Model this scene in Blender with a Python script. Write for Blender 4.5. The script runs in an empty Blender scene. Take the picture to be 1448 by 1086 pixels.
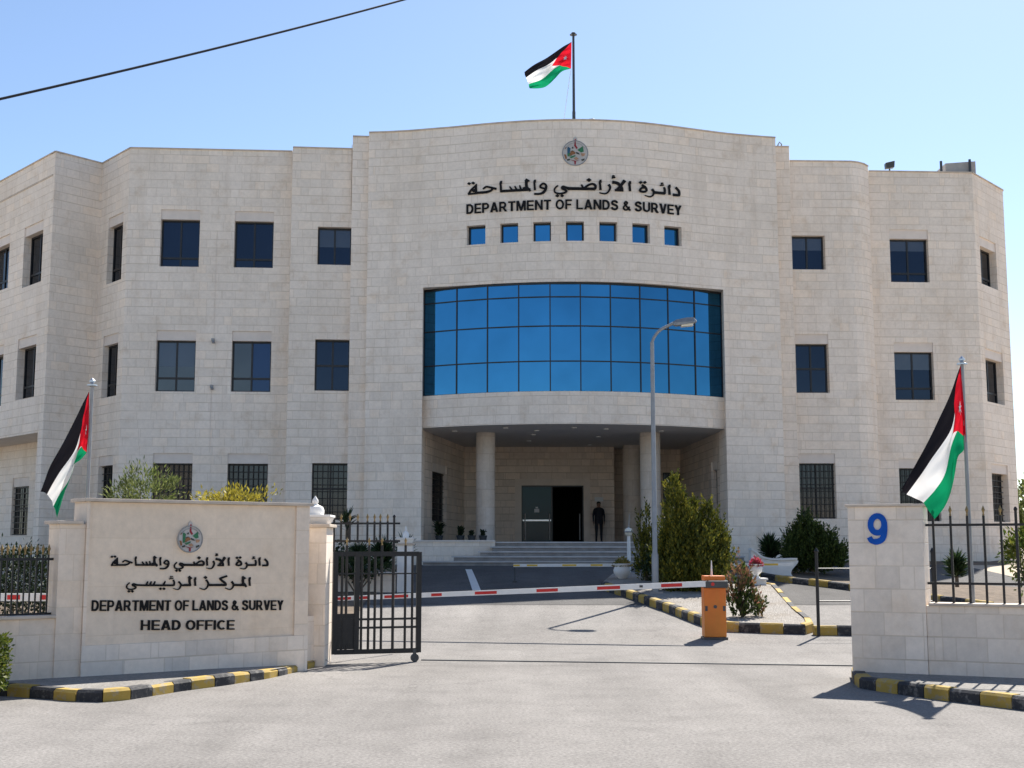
import bpy, bmesh, math, random
from mathutils import Vector
R = math.radians
sin, cos, pi = math.sin, math.cos, math.pi
random.seed(7)
SC = bpy.context.scene
COL = SC.collection

# ------------------------------------------------------------------ camera, sky, sun, exposure
F, EYE, HOR = 1800.0, 1.76, 772.0
PITCH = math.atan((HOR - 543.0) / F)
SUN_EL, SUN_AZ = 48.0, 27.0            # azimuth measured from +Y towards +X
cam = bpy.data.cameras.new('camera'); camo = bpy.data.objects.new('camera', cam); COL.objects.link(camo)
camo.location = (0, 0, EYE); camo.rotation_euler = (pi / 2 + PITCH, 0, 0)
cam.sensor_width = 36.0; cam.lens = 36.0 * F / 1448.0; cam.clip_end = 3000; cam.clip_start = 0.1
SC.camera = camo
W = bpy.data.worlds.new('World'); SC.world = W; W.use_nodes = True
wn = W.node_tree.nodes; wl = W.node_tree.links
sky = wn.new('ShaderNodeTexSky'); sky.sky_type = 'NISHITA'; sky.sun_disc = False
sky.sun_elevation = R(SUN_EL); sky.sun_rotation = R(SUN_AZ); sky.altitude = 800; sky.air_density = 1.0
sky.dust_density = 0.8; sky.ozone_density = 2.4
bgn = wn['Background']; bgn.inputs['Strength'].default_value = 0.0905
wl.new(sky.outputs[0], bgn.inputs['Color'])
sl = bpy.data.lights.new('sun', 'SUN'); so = bpy.data.objects.new('sun', sl); COL.objects.link(so)
sl.energy = 5.0; sl.angle = R(0.53); sl.color = (1.0, 0.955, 0.88)
sd = Vector((sin(R(SUN_AZ)) * cos(R(SUN_EL)), cos(R(SUN_AZ)) * cos(R(SUN_EL)), sin(R(SUN_EL))))
so.rotation_euler = sd.to_track_quat('Z', 'Y').to_euler()
so.location = sd * 200
SC.view_settings.view_transform = 'Standard'; SC.view_settings.look = 'None'
SC.view_settings.exposure = 0.99; SC.view_settings.gamma = 1.0
SC.cycles.max_bounces = 8

# ------------------------------------------------------------------ projection helpers (photo measurements -> metres)
CP, SP = cos(PITCH), sin(PITCH)
def ray(px, py):
    cx = (px - 724.0) / F; cy = (543.0 - py) / F; den = CP - cy * SP
    return cx / den, (SP + cy * CP) / den
def P(px, py, D):
    tx, tz = ray(px, py); return Vector((D * tx, D, EYE + D * tz))
def PZ(px, py, z):
    tx, tz = ray(px, py); D = (z - EYE) / tz; return Vector((D * tx, D, z))
RAMP0, RAMP1, RAMPZ = 23.0, 40.0, 1.14
def g(y):
    if y <= RAMP0: return 0.0
    if y >= RAMP1: return RAMPZ
    t = (y - RAMP0) / (RAMP1 - RAMP0)
    return RAMPZ * (0.7 * t + 0.3 * t * t * (3 - 2 * t))
def G(px, py, dz=0.0):
    tx, tz = ray(px, py); lo, hi = 2.0, 80.0
    for _ in range(60):
        m = (lo + hi) / 2
        if EYE + m * tz > g(m) + dz: lo = m
        else: hi = m
    return Vector((lo * tx, lo, g(lo) + dz))

# ------------------------------------------------------------------ materials
MATS = {}
def newmat(name):
    m = bpy.data.materials.new(name); m.use_nodes = True
    return m, m.node_tree.nodes, m.node_tree.links, m.node_tree.nodes['Principled BSDF']
def mth(n, l, op, a, b=None, c=None):
    x = n.new('ShaderNodeMath'); x.operation = op
    for i, v in enumerate((a, b, c)):
        if v is None: continue
        if isinstance(v, (int, float)): x.inputs[i].default_value = v
        else: l.new(v, x.inputs[i])
    return x.outputs[0]
def mixc(n, l, fac, a, b, mode='MIX'):
    x = n.new('ShaderNodeMix'); x.data_type = 'RGBA'; x.blend_type = mode
    for sock, v in ((x.inputs[0], fac), (x.inputs[6], a), (x.inputs[7], b)):
        if isinstance(v, (int, float)): sock.default_value = v
        elif isinstance(v, tuple): sock.default_value = (*v, 1) if len(v) == 3 else v
        else: l.new(v, sock)
    return x.outputs[2]
def noise(n, l, vec, scale, detail=4, rough=0.55):
    x = n.new('ShaderNodeTexNoise'); x.inputs['Scale'].default_value = scale
    x.inputs['Detail'].default_value = detail; x.inputs['Roughness'].default_value = rough
    if vec is not None: l.new(vec, x.inputs['Vector'])
    return x.outputs['Fac']
def ramp(n, l, f, stops):
    x = n.new('ShaderNodeValToRGB'); cr = x.color_ramp
    while len(cr.elements) < len(stops): cr.elements.new(0.5)
    for e, (p, c) in zip(cr.elements, stops):
        e.position = p; e.color = (*c, 1) if isinstance(c, tuple) else (c, c, c, 1)
    l.new(f, x.inputs[0]); return x.outputs[0]
def rng(n, l, v, a, b, c, d):
    x = n.new('ShaderNodeMapRange'); l.new(v, x.inputs[0])
    for i, k in enumerate((a, b, c, d)): x.inputs[i + 1].default_value = k
    return x.outputs[0]
def bump(n, l, bs, h, strength, dist=0.01):
    x = n.new('ShaderNodeBump'); x.inputs['Strength'].default_value = strength; x.inputs['Distance'].default_value = dist
    l.new(h, x.inputs['Height']); l.new(x.outputs[0], bs.inputs['Normal'])

def simple(name, col, rough=0.6, metal=0.0, var=0.15, scale=6.0, spec=0.4, bmp=0.0):
    m, n, l, b = newmat(name)
    tc = n.new('ShaderNodeTexCoord')
    f = noise(n, l, tc.outputs['Object'], scale, 5)
    c0 = tuple(c * (1 - var) for c in col); c1 = tuple(min(1, c * (1 + var)) for c in col)
    l.new(ramp(n, l, f, [(0.3, c0), (0.7, c1)]), b.inputs['Base Color'])
    b.inputs['Roughness'].default_value = rough; b.inputs['Metallic'].default_value = metal
    b.inputs['Specular IOR Level'].default_value = spec
    if bmp:
        bump(n, l, b, noise(n, l, tc.outputs['Object'], scale * 6, 6, 0.7), bmp, 0.02)
    MATS[name] = m; return m

def ashlar(name, col, h=0.275, w=0.62, mort=0.016, mdark=0.62, var=0.10, warm=(1.06, 0.99, 0.90), stain=0.5):
    """coursed stone: rows of blocks of uneven length, in wall metres (UV)"""
    m, n, l, b = newmat(name)
    uv = n.new('ShaderNodeUVMap'); sep = n.new('ShaderNodeSeparateXYZ'); l.new(uv.outputs[0], sep.inputs[0])
    U, V = sep.outputs[0], sep.outputs[1]
    vr = mth(n, l, 'DIVIDE', V, h); row = mth(n, l, 'FLOOR', vr); fv = mth(n, l, 'FRACT', vr)
    wn1 = n.new('ShaderNodeTexWhiteNoise'); wn1.noise_dimensions = '1D'; l.new(row, wn1.inputs['W'])
    rr = wn1.outputs['Value']
    ww = mth(n, l, 'MULTIPLY_ADD', rr, w * 0.45, w * 0.8)
    uu = mth(n, l, 'DIVIDE', mth(n, l, 'MULTIPLY_ADD', rr, 37.3, U), ww)
    # uneven joints: every second joint of the row is shifted
    cell = mth(n, l, 'FLOOR', uu); fu = mth(n, l, 'FRACT', uu)
    cmb = n.new('ShaderNodeCombineXYZ'); l.new(cell, cmb.inputs[0]); l.new(row, cmb.inputs[1])
    wn2 = n.new('ShaderNodeTexWhiteNoise'); wn2.noise_dimensions = '2D'; l.new(cmb.outputs[0], wn2.inputs['Vector'])
    rnd = wn2.outputs['Value']
    split = mth(n, l, 'MULTIPLY_ADD', rnd, 0.9, 0.3)          # extra joint somewhere in about two thirds of the cells
    side = mth(n, l, 'GREATER_THAN', fu, split)
    cmb2 = n.new('ShaderNodeCombineXYZ'); l.new(cell, cmb2.inputs[0]); l.new(row, cmb2.inputs[1]); l.new(side, cmb2.inputs[2])
    wn3 = n.new('ShaderNodeTexWhiteNoise'); wn3.noise_dimensions = '3D'; l.new(cmb2.outputs[0], wn3.inputs['Vector'])
    blk = wn3.outputs['Value']
    tcj = n.new('ShaderNodeTexCoord'); jn = rng(n, l, noise(n, l, tcj.outputs['Object'], 0.9, 4), 0.35, 0.62, 0.35, 1.0)
    du = mth(n, l, 'MULTIPLY', mth(n, l, 'MINIMUM', mth(n, l, 'MINIMUM', fu, mth(n, l, 'SUBTRACT', 1.0, fu)), mth(n, l, 'ABSOLUTE', mth(n, l, 'SUBTRACT', fu, split))), ww)
    dv = mth(n, l, 'MULTIPLY', mth(n, l, 'MINIMUM', fv, mth(n, l, 'SUBTRACT', 1.0, fv)), h)
    jv = mth(n, l, 'MULTIPLY', rng(n, l, dv, mort * 0.5, mort * 1.1, 1.0, 0.0), jn); ju = rng(n, l, du, mort * 0.4, mort * 0.9, 0.5, 0.0)
    joint = mth(n, l, 'MAXIMUM', jv, ju)
    tc = n.new('ShaderNodeTexCoord')
    big = noise(n, l, tc.outputs['Object'], 0.35, 6, 0.6)
    fine = noise(n, l, tc.outputs['Object'], 9.0, 6, 0.7)
    # vertical run-off streaks: noise stretched along the height
    mp = n.new('ShaderNodeMapping'); mp.inputs['Scale'].default_value = (1.6, 0.10, 1); l.new(uv.outputs[0], mp.inputs[0])
    strk = noise(n, l, mp.outputs[0], 1.0, 6, 0.65)
    base = mixc(n, l, blk, tuple(c * (1 - var) for c in col), tuple(c * (1 + var) for c in col))
    warmf = mth(n, l, 'MULTIPLY', rng(n, l, blk, 0.75, 1.0, 0, 1), 0.40)
    base = mixc(n, l, warmf, base, tuple(c * k for c, k in zip(col, warm)))
    base = mixc(n, l, 1.0, base, ramp(n, l, fine, [(0.25, 0.90), (0.75, 1.09)]), 'MULTIPLY')
    blot = noise(n, l, tc.outputs['Object'], 1.5, 7, 0.68)
    base = mixc(n, l, stain, base, ramp(n, l, blot, [(0.30, (0.80, 0.72, 0.62)), (0.45, (0.98, 0.97, 0.955)), (0.7, (1.04, 1.04, 1.04))]), 'MULTIPLY')
    base = mixc(n, l, 1.0, base, ramp(n, l, big, [(0.3, (0.94, 0.92, 0.90)), (0.65, (1.04, 1.03, 1.03))]), 'MULTIPLY')
    base = mixc(n, l, stain * 0.55, base, ramp(n, l, strk, [(0.32, (0.78, 0.72, 0.65)), (0.5, (1, 1, 1)), (0.7, (1.06, 1.06, 1.06))]), 'MULTIPLY')
    base = mixc(n, l, mth(n, l, 'MULTIPLY', joint, 1.0), base, tuple(c * mdark * k for c, k in zip(col, (1.0, 0.93, 0.84))))
    l.new(base, b.inputs['Base Color'])
    b.inputs['Roughness'].default_value = 0.78; b.inputs['Specular IOR Level'].default_value = 0.3
    hgt = mth(n, l, 'SUBTRACT', mth(n, l, 'MULTIPLY', fine, 0.35), joint)
    bump(n, l, b, hgt, 0.35, 0.012)
    MATS[name] = m; return m

ashlar('facade_stone', (0.875, 0.78, 0.675), h=0.302, w=0.82, mort=0.015, mdark=0.73, var=0.045, stain=0.62)
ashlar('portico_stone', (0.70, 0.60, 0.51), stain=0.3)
ashlar('sign_stone', (0.82, 0.70, 0.575), h=0.33, w=0.8, mort=0.007, mdark=0.80, var=0.06, stain=0.35)
ashlar('pillar_stone', (0.84, 0.745, 0.64), h=0.30, w=0.62, mort=0.010, mdark=0.74, var=0.09, stain=0.45)
simple('plain_stone', (0.76, 0.67, 0.59), 0.75, var=0.07, scale=2.5, bmp=0.12)
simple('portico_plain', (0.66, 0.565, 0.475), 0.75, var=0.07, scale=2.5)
simple('panel_stone', (0.67, 0.585, 0.505), 0.6, var=0.06, scale=1.6, bmp=0.06)
simple('coping_stone', (0.56, 0.47, 0.38), 0.8, var=0.18, scale=3, bmp=0.15)
simple('white_stone', (0.82, 0.79, 0.745), 0.7, var=0.08, scale=4, bmp=0.1)
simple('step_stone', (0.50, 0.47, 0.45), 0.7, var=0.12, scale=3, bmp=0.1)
simple('shaded_riser', (0.29, 0.27, 0.255), 0.8, var=0.2, scale=3)  # darker than the treads to paint in the shadow under each nosing
simple('letter_black', (0.010, 0.009, 0.010), 0.55, var=0.2, spec=0.15)
simple('number_blue', (0.004, 0.085, 0.42), 0.55, var=0.12, spec=0.15)
simple('black_iron', (0.012, 0.012, 0.013), 0.45, var=0.3, scale=20)
simple('gold_paint', (0.30, 0.21, 0.09), 0.45, 0.4, var=0.3, scale=20)
simple('window_frame', (0.018, 0.018, 0.020), 0.4, var=0.2)
simple('orange_paint', (0.66, 0.165, 0.022), 0.5, var=0.10, scale=3)
m_ = MATS['orange_paint']; n_, l_ = m_.node_tree.nodes, m_.node_tree.links; b_ = n_['Principled BSDF']
tc_ = n_.new('ShaderNodeTexCoord'); sp_ = n_.new('ShaderNodeSeparateXYZ'); l_.new(tc_.outputs['Object'], sp_.inputs[0])
mp_ = n_.new('ShaderNodeMapping'); mp_.inputs['Scale'].default_value = (14, 14, 1.2); l_.new(tc_.outputs['Object'], mp_.inputs[0])
w_ = mth(n_, l_, 'MULTIPLY_ADD', noise(n_, l_, mp_.outputs[0], 1.0, 5, 0.6), 0.9, mth(n_, l_, 'MULTIPLY', sp_.outputs[2], -0.75))
base_ = b_.inputs['Base Color'].links[0].from_socket
l_.new(mixc(n_, l_, rng(n_, l_, w_, -0.25, 0.45, 0, 0.42), base_, (0.47, 0.235, 0.03)), b_.inputs['Base Color'])
simple('white_paint', (0.74, 0.74, 0.72), 0.4, var=0.06)
simple('red_paint', (0.55, 0.02, 0.02), 0.4, var=0.1)
simple('yellow_arm', (0.72, 0.47, 0.06), 0.45, var=0.1)
simple('grey_metal', (0.27, 0.27, 0.27), 0.45, 0.4, var=0.12, scale=8)
simple('dark_metal', (0.06, 0.065, 0.07), 0.45, 0.3, var=0.2)
simple('pole_metal', (0.29, 0.29, 0.29), 0.45, 0.4, var=0.1, scale=8)
simple('steel', (0.55, 0.56, 0.57), 0.3, 0.9, var=0.08)
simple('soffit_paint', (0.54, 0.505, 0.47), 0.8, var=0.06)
simple('dust', (0.42, 0.345, 0.26), 0.95, var=0.2, scale=0.4, bmp=0.3)
simple('soil', (0.13, 0.095, 0.065), 0.95, var=0.35, scale=5, bmp=0.5)
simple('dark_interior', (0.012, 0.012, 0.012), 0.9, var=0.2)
simple('bark', (0.11, 0.08, 0.055), 0.9, var=0.35, scale=14, bmp=0.4)
simple('skin', (0.16, 0.085, 0.055), 0.6, var=0.08)
simple('dark_cloth', (0.012, 0.013, 0.018), 0.85, var=0.3)
simple('hair', (0.01, 0.008, 0.007), 0.7, var=0.3)
simple('cable_rubber', (0.012, 0.012, 0.013), 0.6, var=0.2)
simple('paper_sign', (0.62, 0.62, 0.6), 0.7, var=0.05)
simple('lamp_glass', (0.75, 0.72, 0.62), 0.2, var=0.04)
simple('emblem_white', (0.50, 0.47, 0.44), 0.5, var=0.08, scale=12)
simple('emblem_green', (0.03, 0.17, 0.075), 0.5, var=0.2, scale=12)
simple('emblem_blue', (0.02, 0.09, 0.16), 0.5, var=0.2, scale=12)
simple('emblem_red', (0.28, 0.015, 0.025), 0.5, var=0.2, scale=12)
simple('emblem_brown', (0.26, 0.11, 0.04), 0.5, var=0.2, scale=12)
simple('emblem_tan', (0.42, 0.24, 0.14), 0.5, var=0.2, scale=12)
simple('emblem_dark', (0.05, 0.055, 0.045), 0.5, var=0.3, scale=12)
simple('star_white', (0.8, 0.8, 0.8), 0.7, var=0.03)

def kerbmat(name, col, chip):
    m, n, l, b = newmat(name); tc = n.new('ShaderNodeTexCoord')
    f = noise(n, l, tc.outputs['Object'], 7, 8, 0.72); f2 = noise(n, l, tc.outputs['Object'], 1.7, 4)
    c = mixc(n, l, rng(n, l, f, 0.53, 0.61, 0, 0.85), col, chip)
    dst = noise(n, l, tc.outputs['Object'], 22, 6, 0.75)
    c = mixc(n, l, rng(n, l, dst, 0.54, 0.74, 0, 0.45), c, (0.30, 0.27, 0.22))
    c = mixc(n, l, 1.0, c, ramp(n, l, f2, [(0.3, 0.75), (0.7, 1.1)]), 'MULTIPLY')
    l.new(c, b.inputs['Base Color']); b.inputs['Roughness'].default_value = 0.85
    bump(n, l, b, f, 0.4, 0.02); MATS[name] = m
kerbmat('kerb_yellow', (0.44, 0.29, 0.055), (0.36, 0.30, 0.20))
kerbmat('kerb_black', (0.030, 0.030, 0.034), (0.16, 0.15, 0.14))

def asphalt(name, lo, hi, crackdark=0.6):
    m, n, l, b = newmat(name); tc = n.new('ShaderNodeTexCoord'); o = tc.outputs['Object']
    big = noise(n, l, o, 0.22, 6, 0.6); mid = noise(n, l, o, 1.6, 8, 0.68); fine = noise(n, l, o, 28, 8, 0.82)
    c = ramp(n, l, big, [(0.3, lo), (0.7, hi)])
    c = mixc(n, l, 1.0, c, ramp(n, l, mid, [(0.28, 0.84), (0.5, 1.0), (0.72, 1.08)]), 'MULTIPLY')
    c = mixc(n, l, 1.0, c, ramp(n, l, fine, [(0.36, 0.58), (0.64, 1.36)]), 'MULTIPLY')
    # cracks
    vo = n.new('ShaderNodeTexVoronoi'); vo.feature = 'DISTANCE_TO_EDGE'; vo.inputs['Scale'].default_value = 0.28
    wv = n.new('ShaderNodeVectorMath'); wv.operation = 'MULTIPLY_ADD'
    nz = n.new('ShaderNodeTexNoise'); nz.inputs['Scale'].default_value = 1.3; nz.inputs['Detail'].default_value = 6; l.new(o, nz.inputs['Vector'])
    l.new(nz.outputs['Color'], wv.inputs[0]); wv.inputs[1].default_value = (1.3, 1.3, 0); l.new(o, wv.inputs[2])
    l.new(wv.outputs[0], vo.inputs['Vector'])
    cr = mth(n, l, 'MULTIPLY', rng(n, l, vo.outputs['Distance'], 0.0015, 0.0045, 1, 0), rng(n, l, big, 0.45, 0.6, 0, 1))
    c = mixc(n, l, mth(n, l, 'MULTIPLY', cr, crackdark * 0.45), c, (0.06, 0.057, 0.053))
    # oil spots and wheel wear (stretched along the driving direction)
    mp = n.new('ShaderNodeMapping'); mp.inputs['Scale'].default_value = (0.9, 0.09, 1); l.new(o, mp.inputs[0])
    wr = noise(n, l, mp.outputs[0], 1.0, 5, 0.6)
    c = mixc(n, l, 1.0, c, ramp(n, l, wr, [(0.3, 0.82), (0.7, 1.10)]), 'MULTIPLY')
    sp = noise(n, l, o, 2.6, 3, 0.5)
    c = mixc(n, l, rng(n, l, sp, 0.71, 0.78, 0, 0.45), c, (0.10, 0.095, 0.09))
    l.new(c, b.inputs['Base Color']); b.inputs['Roughness'].default_value = 0.85; b.inputs['Specular IOR Level'].default_value = 0.065
    h = mth(n, l, 'ADD', mth(n, l, 'MULTIPLY', fine, 0.6), mth(n, l, 'MULTIPLY', mid, 0.7))
    bump(n, l, b, h, 0.45, 0.02); MATS[name] = m
asphalt('street_asphalt', (0.212, 0.198, 0.184), (0.268, 0.251, 0.233))
asphalt('drive_asphalt', (0.105, 0.10, 0.096), (0.145, 0.138, 0.132))
asphalt('pave_slab', (0.24, 0.225, 0.205), (0.32, 0.30, 0.275), 0.3)

def gravelmat(name):
    m, n, l, b = newmat(name); tc = n.new('ShaderNodeTexCoord'); o = tc.outputs['Object']
    vo = n.new('ShaderNodeTexVoronoi'); vo.inputs['Scale'].default_value = 34; l.new(o, vo.inputs['Vector'])
    sp = n.new('ShaderNodeSeparateXYZ'); l.new(vo.outputs['Color'], sp.inputs[0])
    c = ramp(n, l, sp.outputs[0], [(0.0, (0.30, 0.265, 0.23)), (0.5, (0.36, 0.325, 0.285)), (1.0, (0.44, 0.405, 0.365))])
    f = noise(n, l, o, 1.1, 6)
    c = mixc(n, l, rng(n, l, f, 0.5, 0.68, 0, 0.5), c, (0.22, 0.165, 0.11))
    l.new(c, b.inputs['Base Color']); b.inputs['Roughness'].default_value = 0.9
    bump(n, l, b, vo.outputs['Distance'], 1.0, 0.04); MATS[name] = m
gravelmat('gravel')

def glassmat(name, base, rough, metal, wob=0.0):
    m, n, l, b = newmat(name); tc = n.new('ShaderNodeTexCoord')
    f = noise(n, l, tc.outputs['Object'], 0.6, 3)
    l.new(ramp(n, l, f, [(0.3, tuple(c * 0.9 for c in base)), (0.7, tuple(c * 1.08 for c in base))]), b.inputs['Base Color'])
    b.inputs['Roughness'].default_value = rough; b.inputs['Metallic'].default_value = metal
    if wob: bump(n, l, b, noise(n, l, tc.outputs['Object'], 0.45, 2), wob, 0.05)
    MATS[name] = m
glassmat('blue_glass', (0.045, 0.185, 0.33), 0.03, 1.0, 0.06)
glassmat('dark_glass', (0.026, 0.034, 0.050), 0.05, 0.9, 0.08)
glassmat('painted_sky_glass', (0.035, 0.05, 0.085), 0.05, 0.9, 0.08)  # bluer pane colour paints in a sky reflection
glassmat('grey_glass', (0.08, 0.08, 0.083), 0.04, 0.9, 0.10)
glassmat('blind_glass', (0.075, 0.082, 0.098), 0.12, 0.6, 0.05)
glassmat('barred_glass', (0.040, 0.043, 0.048), 0.1, 0.7, 0.08)
glassmat('door_glass', (0.022, 0.068, 0.092), 0.08, 0.0, 0.05); MATS['door_glass'].node_tree.nodes['Principled BSDF'].inputs['Specular IOR Level'].default_value = 0.12

def leafmat(name, cols, trans=0.35):
    m, n, l, b = newmat(name)
    ge = n.new('ShaderNodeNewGeometry'); tc = n.new('ShaderNodeTexCoord')
    f = noise(n, l, tc.outputs['Object'], 2.4, 3)
    v = mth(n, l, 'ADD', mth(n, l, 'MULTIPLY', ge.outputs['Random Per Island'], 0.6), mth(n, l, 'MULTIPLY', f, 0.4))
    k = len(cols)
    c = ramp(n, l, v, [(0.15 + 0.7 * i / (k - 1), cc) for i, cc in enumerate(cols)])
    l.new(c, b.inputs['Base Color']); b.inputs['Roughness'].default_value = 0.6; b.inputs['Specular IOR Level'].default_value = 0.3
    tr = n.new('ShaderNodeBsdfTranslucent'); l.new(c, tr.inputs['Color'])
    mx = n.new('ShaderNodeMixShader'); mx.inputs[0].default_value = trans
    l.new(b.outputs[0], mx.inputs[1]); l.new(tr.outputs[0], mx.inputs[2])
    l.new(mx.outputs[0], n['Material Output'].inputs['Surface']); MATS[name] = m
leafmat('golden_conifer', [(0.028, 0.042, 0.010), (0.092, 0.106, 0.014), (0.28, 0.24, 0.03)], 0.25)
leafmat('dark_conifer', [(0.018, 0.032, 0.010), (0.05, 0.08, 0.018), (0.12, 0.155, 0.035)])
leafmat('shade_leaf', [(0.006, 0.012, 0.005), (0.016, 0.029, 0.010), (0.035, 0.055, 0.018)], 0.15)  # conifer greens darkened further, putting the plants' shade into the colour
leafmat('dark_leaf', [(0.012, 0.026, 0.010), (0.03, 0.055, 0.018), (0.06, 0.095, 0.03)])
leafmat('olive_leaf', [(0.06, 0.09, 0.025), (0.14, 0.17, 0.05), (0.26, 0.28, 0.10)])
leafmat('yellow_leaf', [(0.15, 0.14, 0.02), (0.32, 0.27, 0.03), (0.45, 0.38, 0.06)])
leafmat('hedge_leaf', [(0.03, 0.055, 0.010), (0.085, 0.12, 0.018), (0.20, 0.20, 0.03)])
leafmat('russet_leaf', [(0.08, 0.10, 0.03), (0.20, 0.13, 0.06), (0.34, 0.14, 0.10)])
leafmat('pink_flower', [(0.10, 0.14, 0.03), (0.5, 0.05, 0.10), (0.6, 0.10, 0.2)])
leafmat('pale_flower', [(0.08, 0.11, 0.03), (0.28, 0.24, 0.06), (0.45, 0.30, 0.10)])

def flagmat(name):
    m, n, l, b = newmat(name)
    uv = n.new('ShaderNodeUVMap'); sep = n.new('ShaderNodeSeparateXYZ'); l.new(uv.outputs[0], sep.inputs[0])
    u, v = sep.outputs[0], sep.outputs[1]
    c = mixc(n, l, mth(n, l, 'GREATER_THAN', v, 1 / 3), (0.012, 0.011, 0.014), (0.74, 0.73, 0.72))
    c = mixc(n, l, mth(n, l, 'GREATER_THAN', v, 2 / 3), c, (0.005, 0.24, 0.10))
    tri = mth(n, l, 'LESS_THAN', mth(n, l, 'ADD', mth(n, l, 'MULTIPLY', u, 2.0), mth(n, l, 'ABSOLUTE', mth(n, l, 'MULTIPLY_ADD', v, 2.0, -1.0))), 1.0)
    c = mixc(n, l, tri, c, (0.60, 0.012, 0.025))
    l.new(c, b.inputs['Base Color']); b.inputs['Roughness'].default_value = 0.75; b.inputs['Specular IOR Level'].default_value = 0.065
    tr = n.new('ShaderNodeBsdfTranslucent'); l.new(c, tr.inputs['Color'])
    mx = n.new('ShaderNodeMixShader'); mx.inputs[0].default_value = 0.35
    l.new(b.outputs[0], mx.inputs[1]); l.new(tr.outputs[0], mx.inputs[2])
    l.new(mx.outputs[0], n['Material Output'].inputs['Surface'])
    tc = n.new('ShaderNodeTexCoord'); bump(n, l, b, noise(n, l, tc.outputs['Object'], 3.0, 3), 0.3, 0.05)
    MATS[name] = m
flagmat('flag_cloth')

# ------------------------------------------------------------------ object helpers
def tag(o, label=None, cat=None, group=None, kind=None):
    if label: o['label'] = label
    if cat: o['category'] = cat
    if group: o['group'] = group
    if kind: o['kind'] = kind
    return o
def empty(name, loc, label, cat, group=None):
    o = bpy.data.objects.new(name, None); COL.objects.link(o); o.location = loc
    o.empty_display_size = 0.3
    return tag(o, label, cat, group)
def rootloc(o):
    v = Vector((0, 0, 0))
    while o is not None: v = v + Vector(o.location); o = o.parent
    return v
def copy_tree(o, parent=None):
    c = o.copy(); COL.objects.link(c); c.parent = parent
    for ch in list(o.children): copy_tree(ch, c)
    return c

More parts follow.
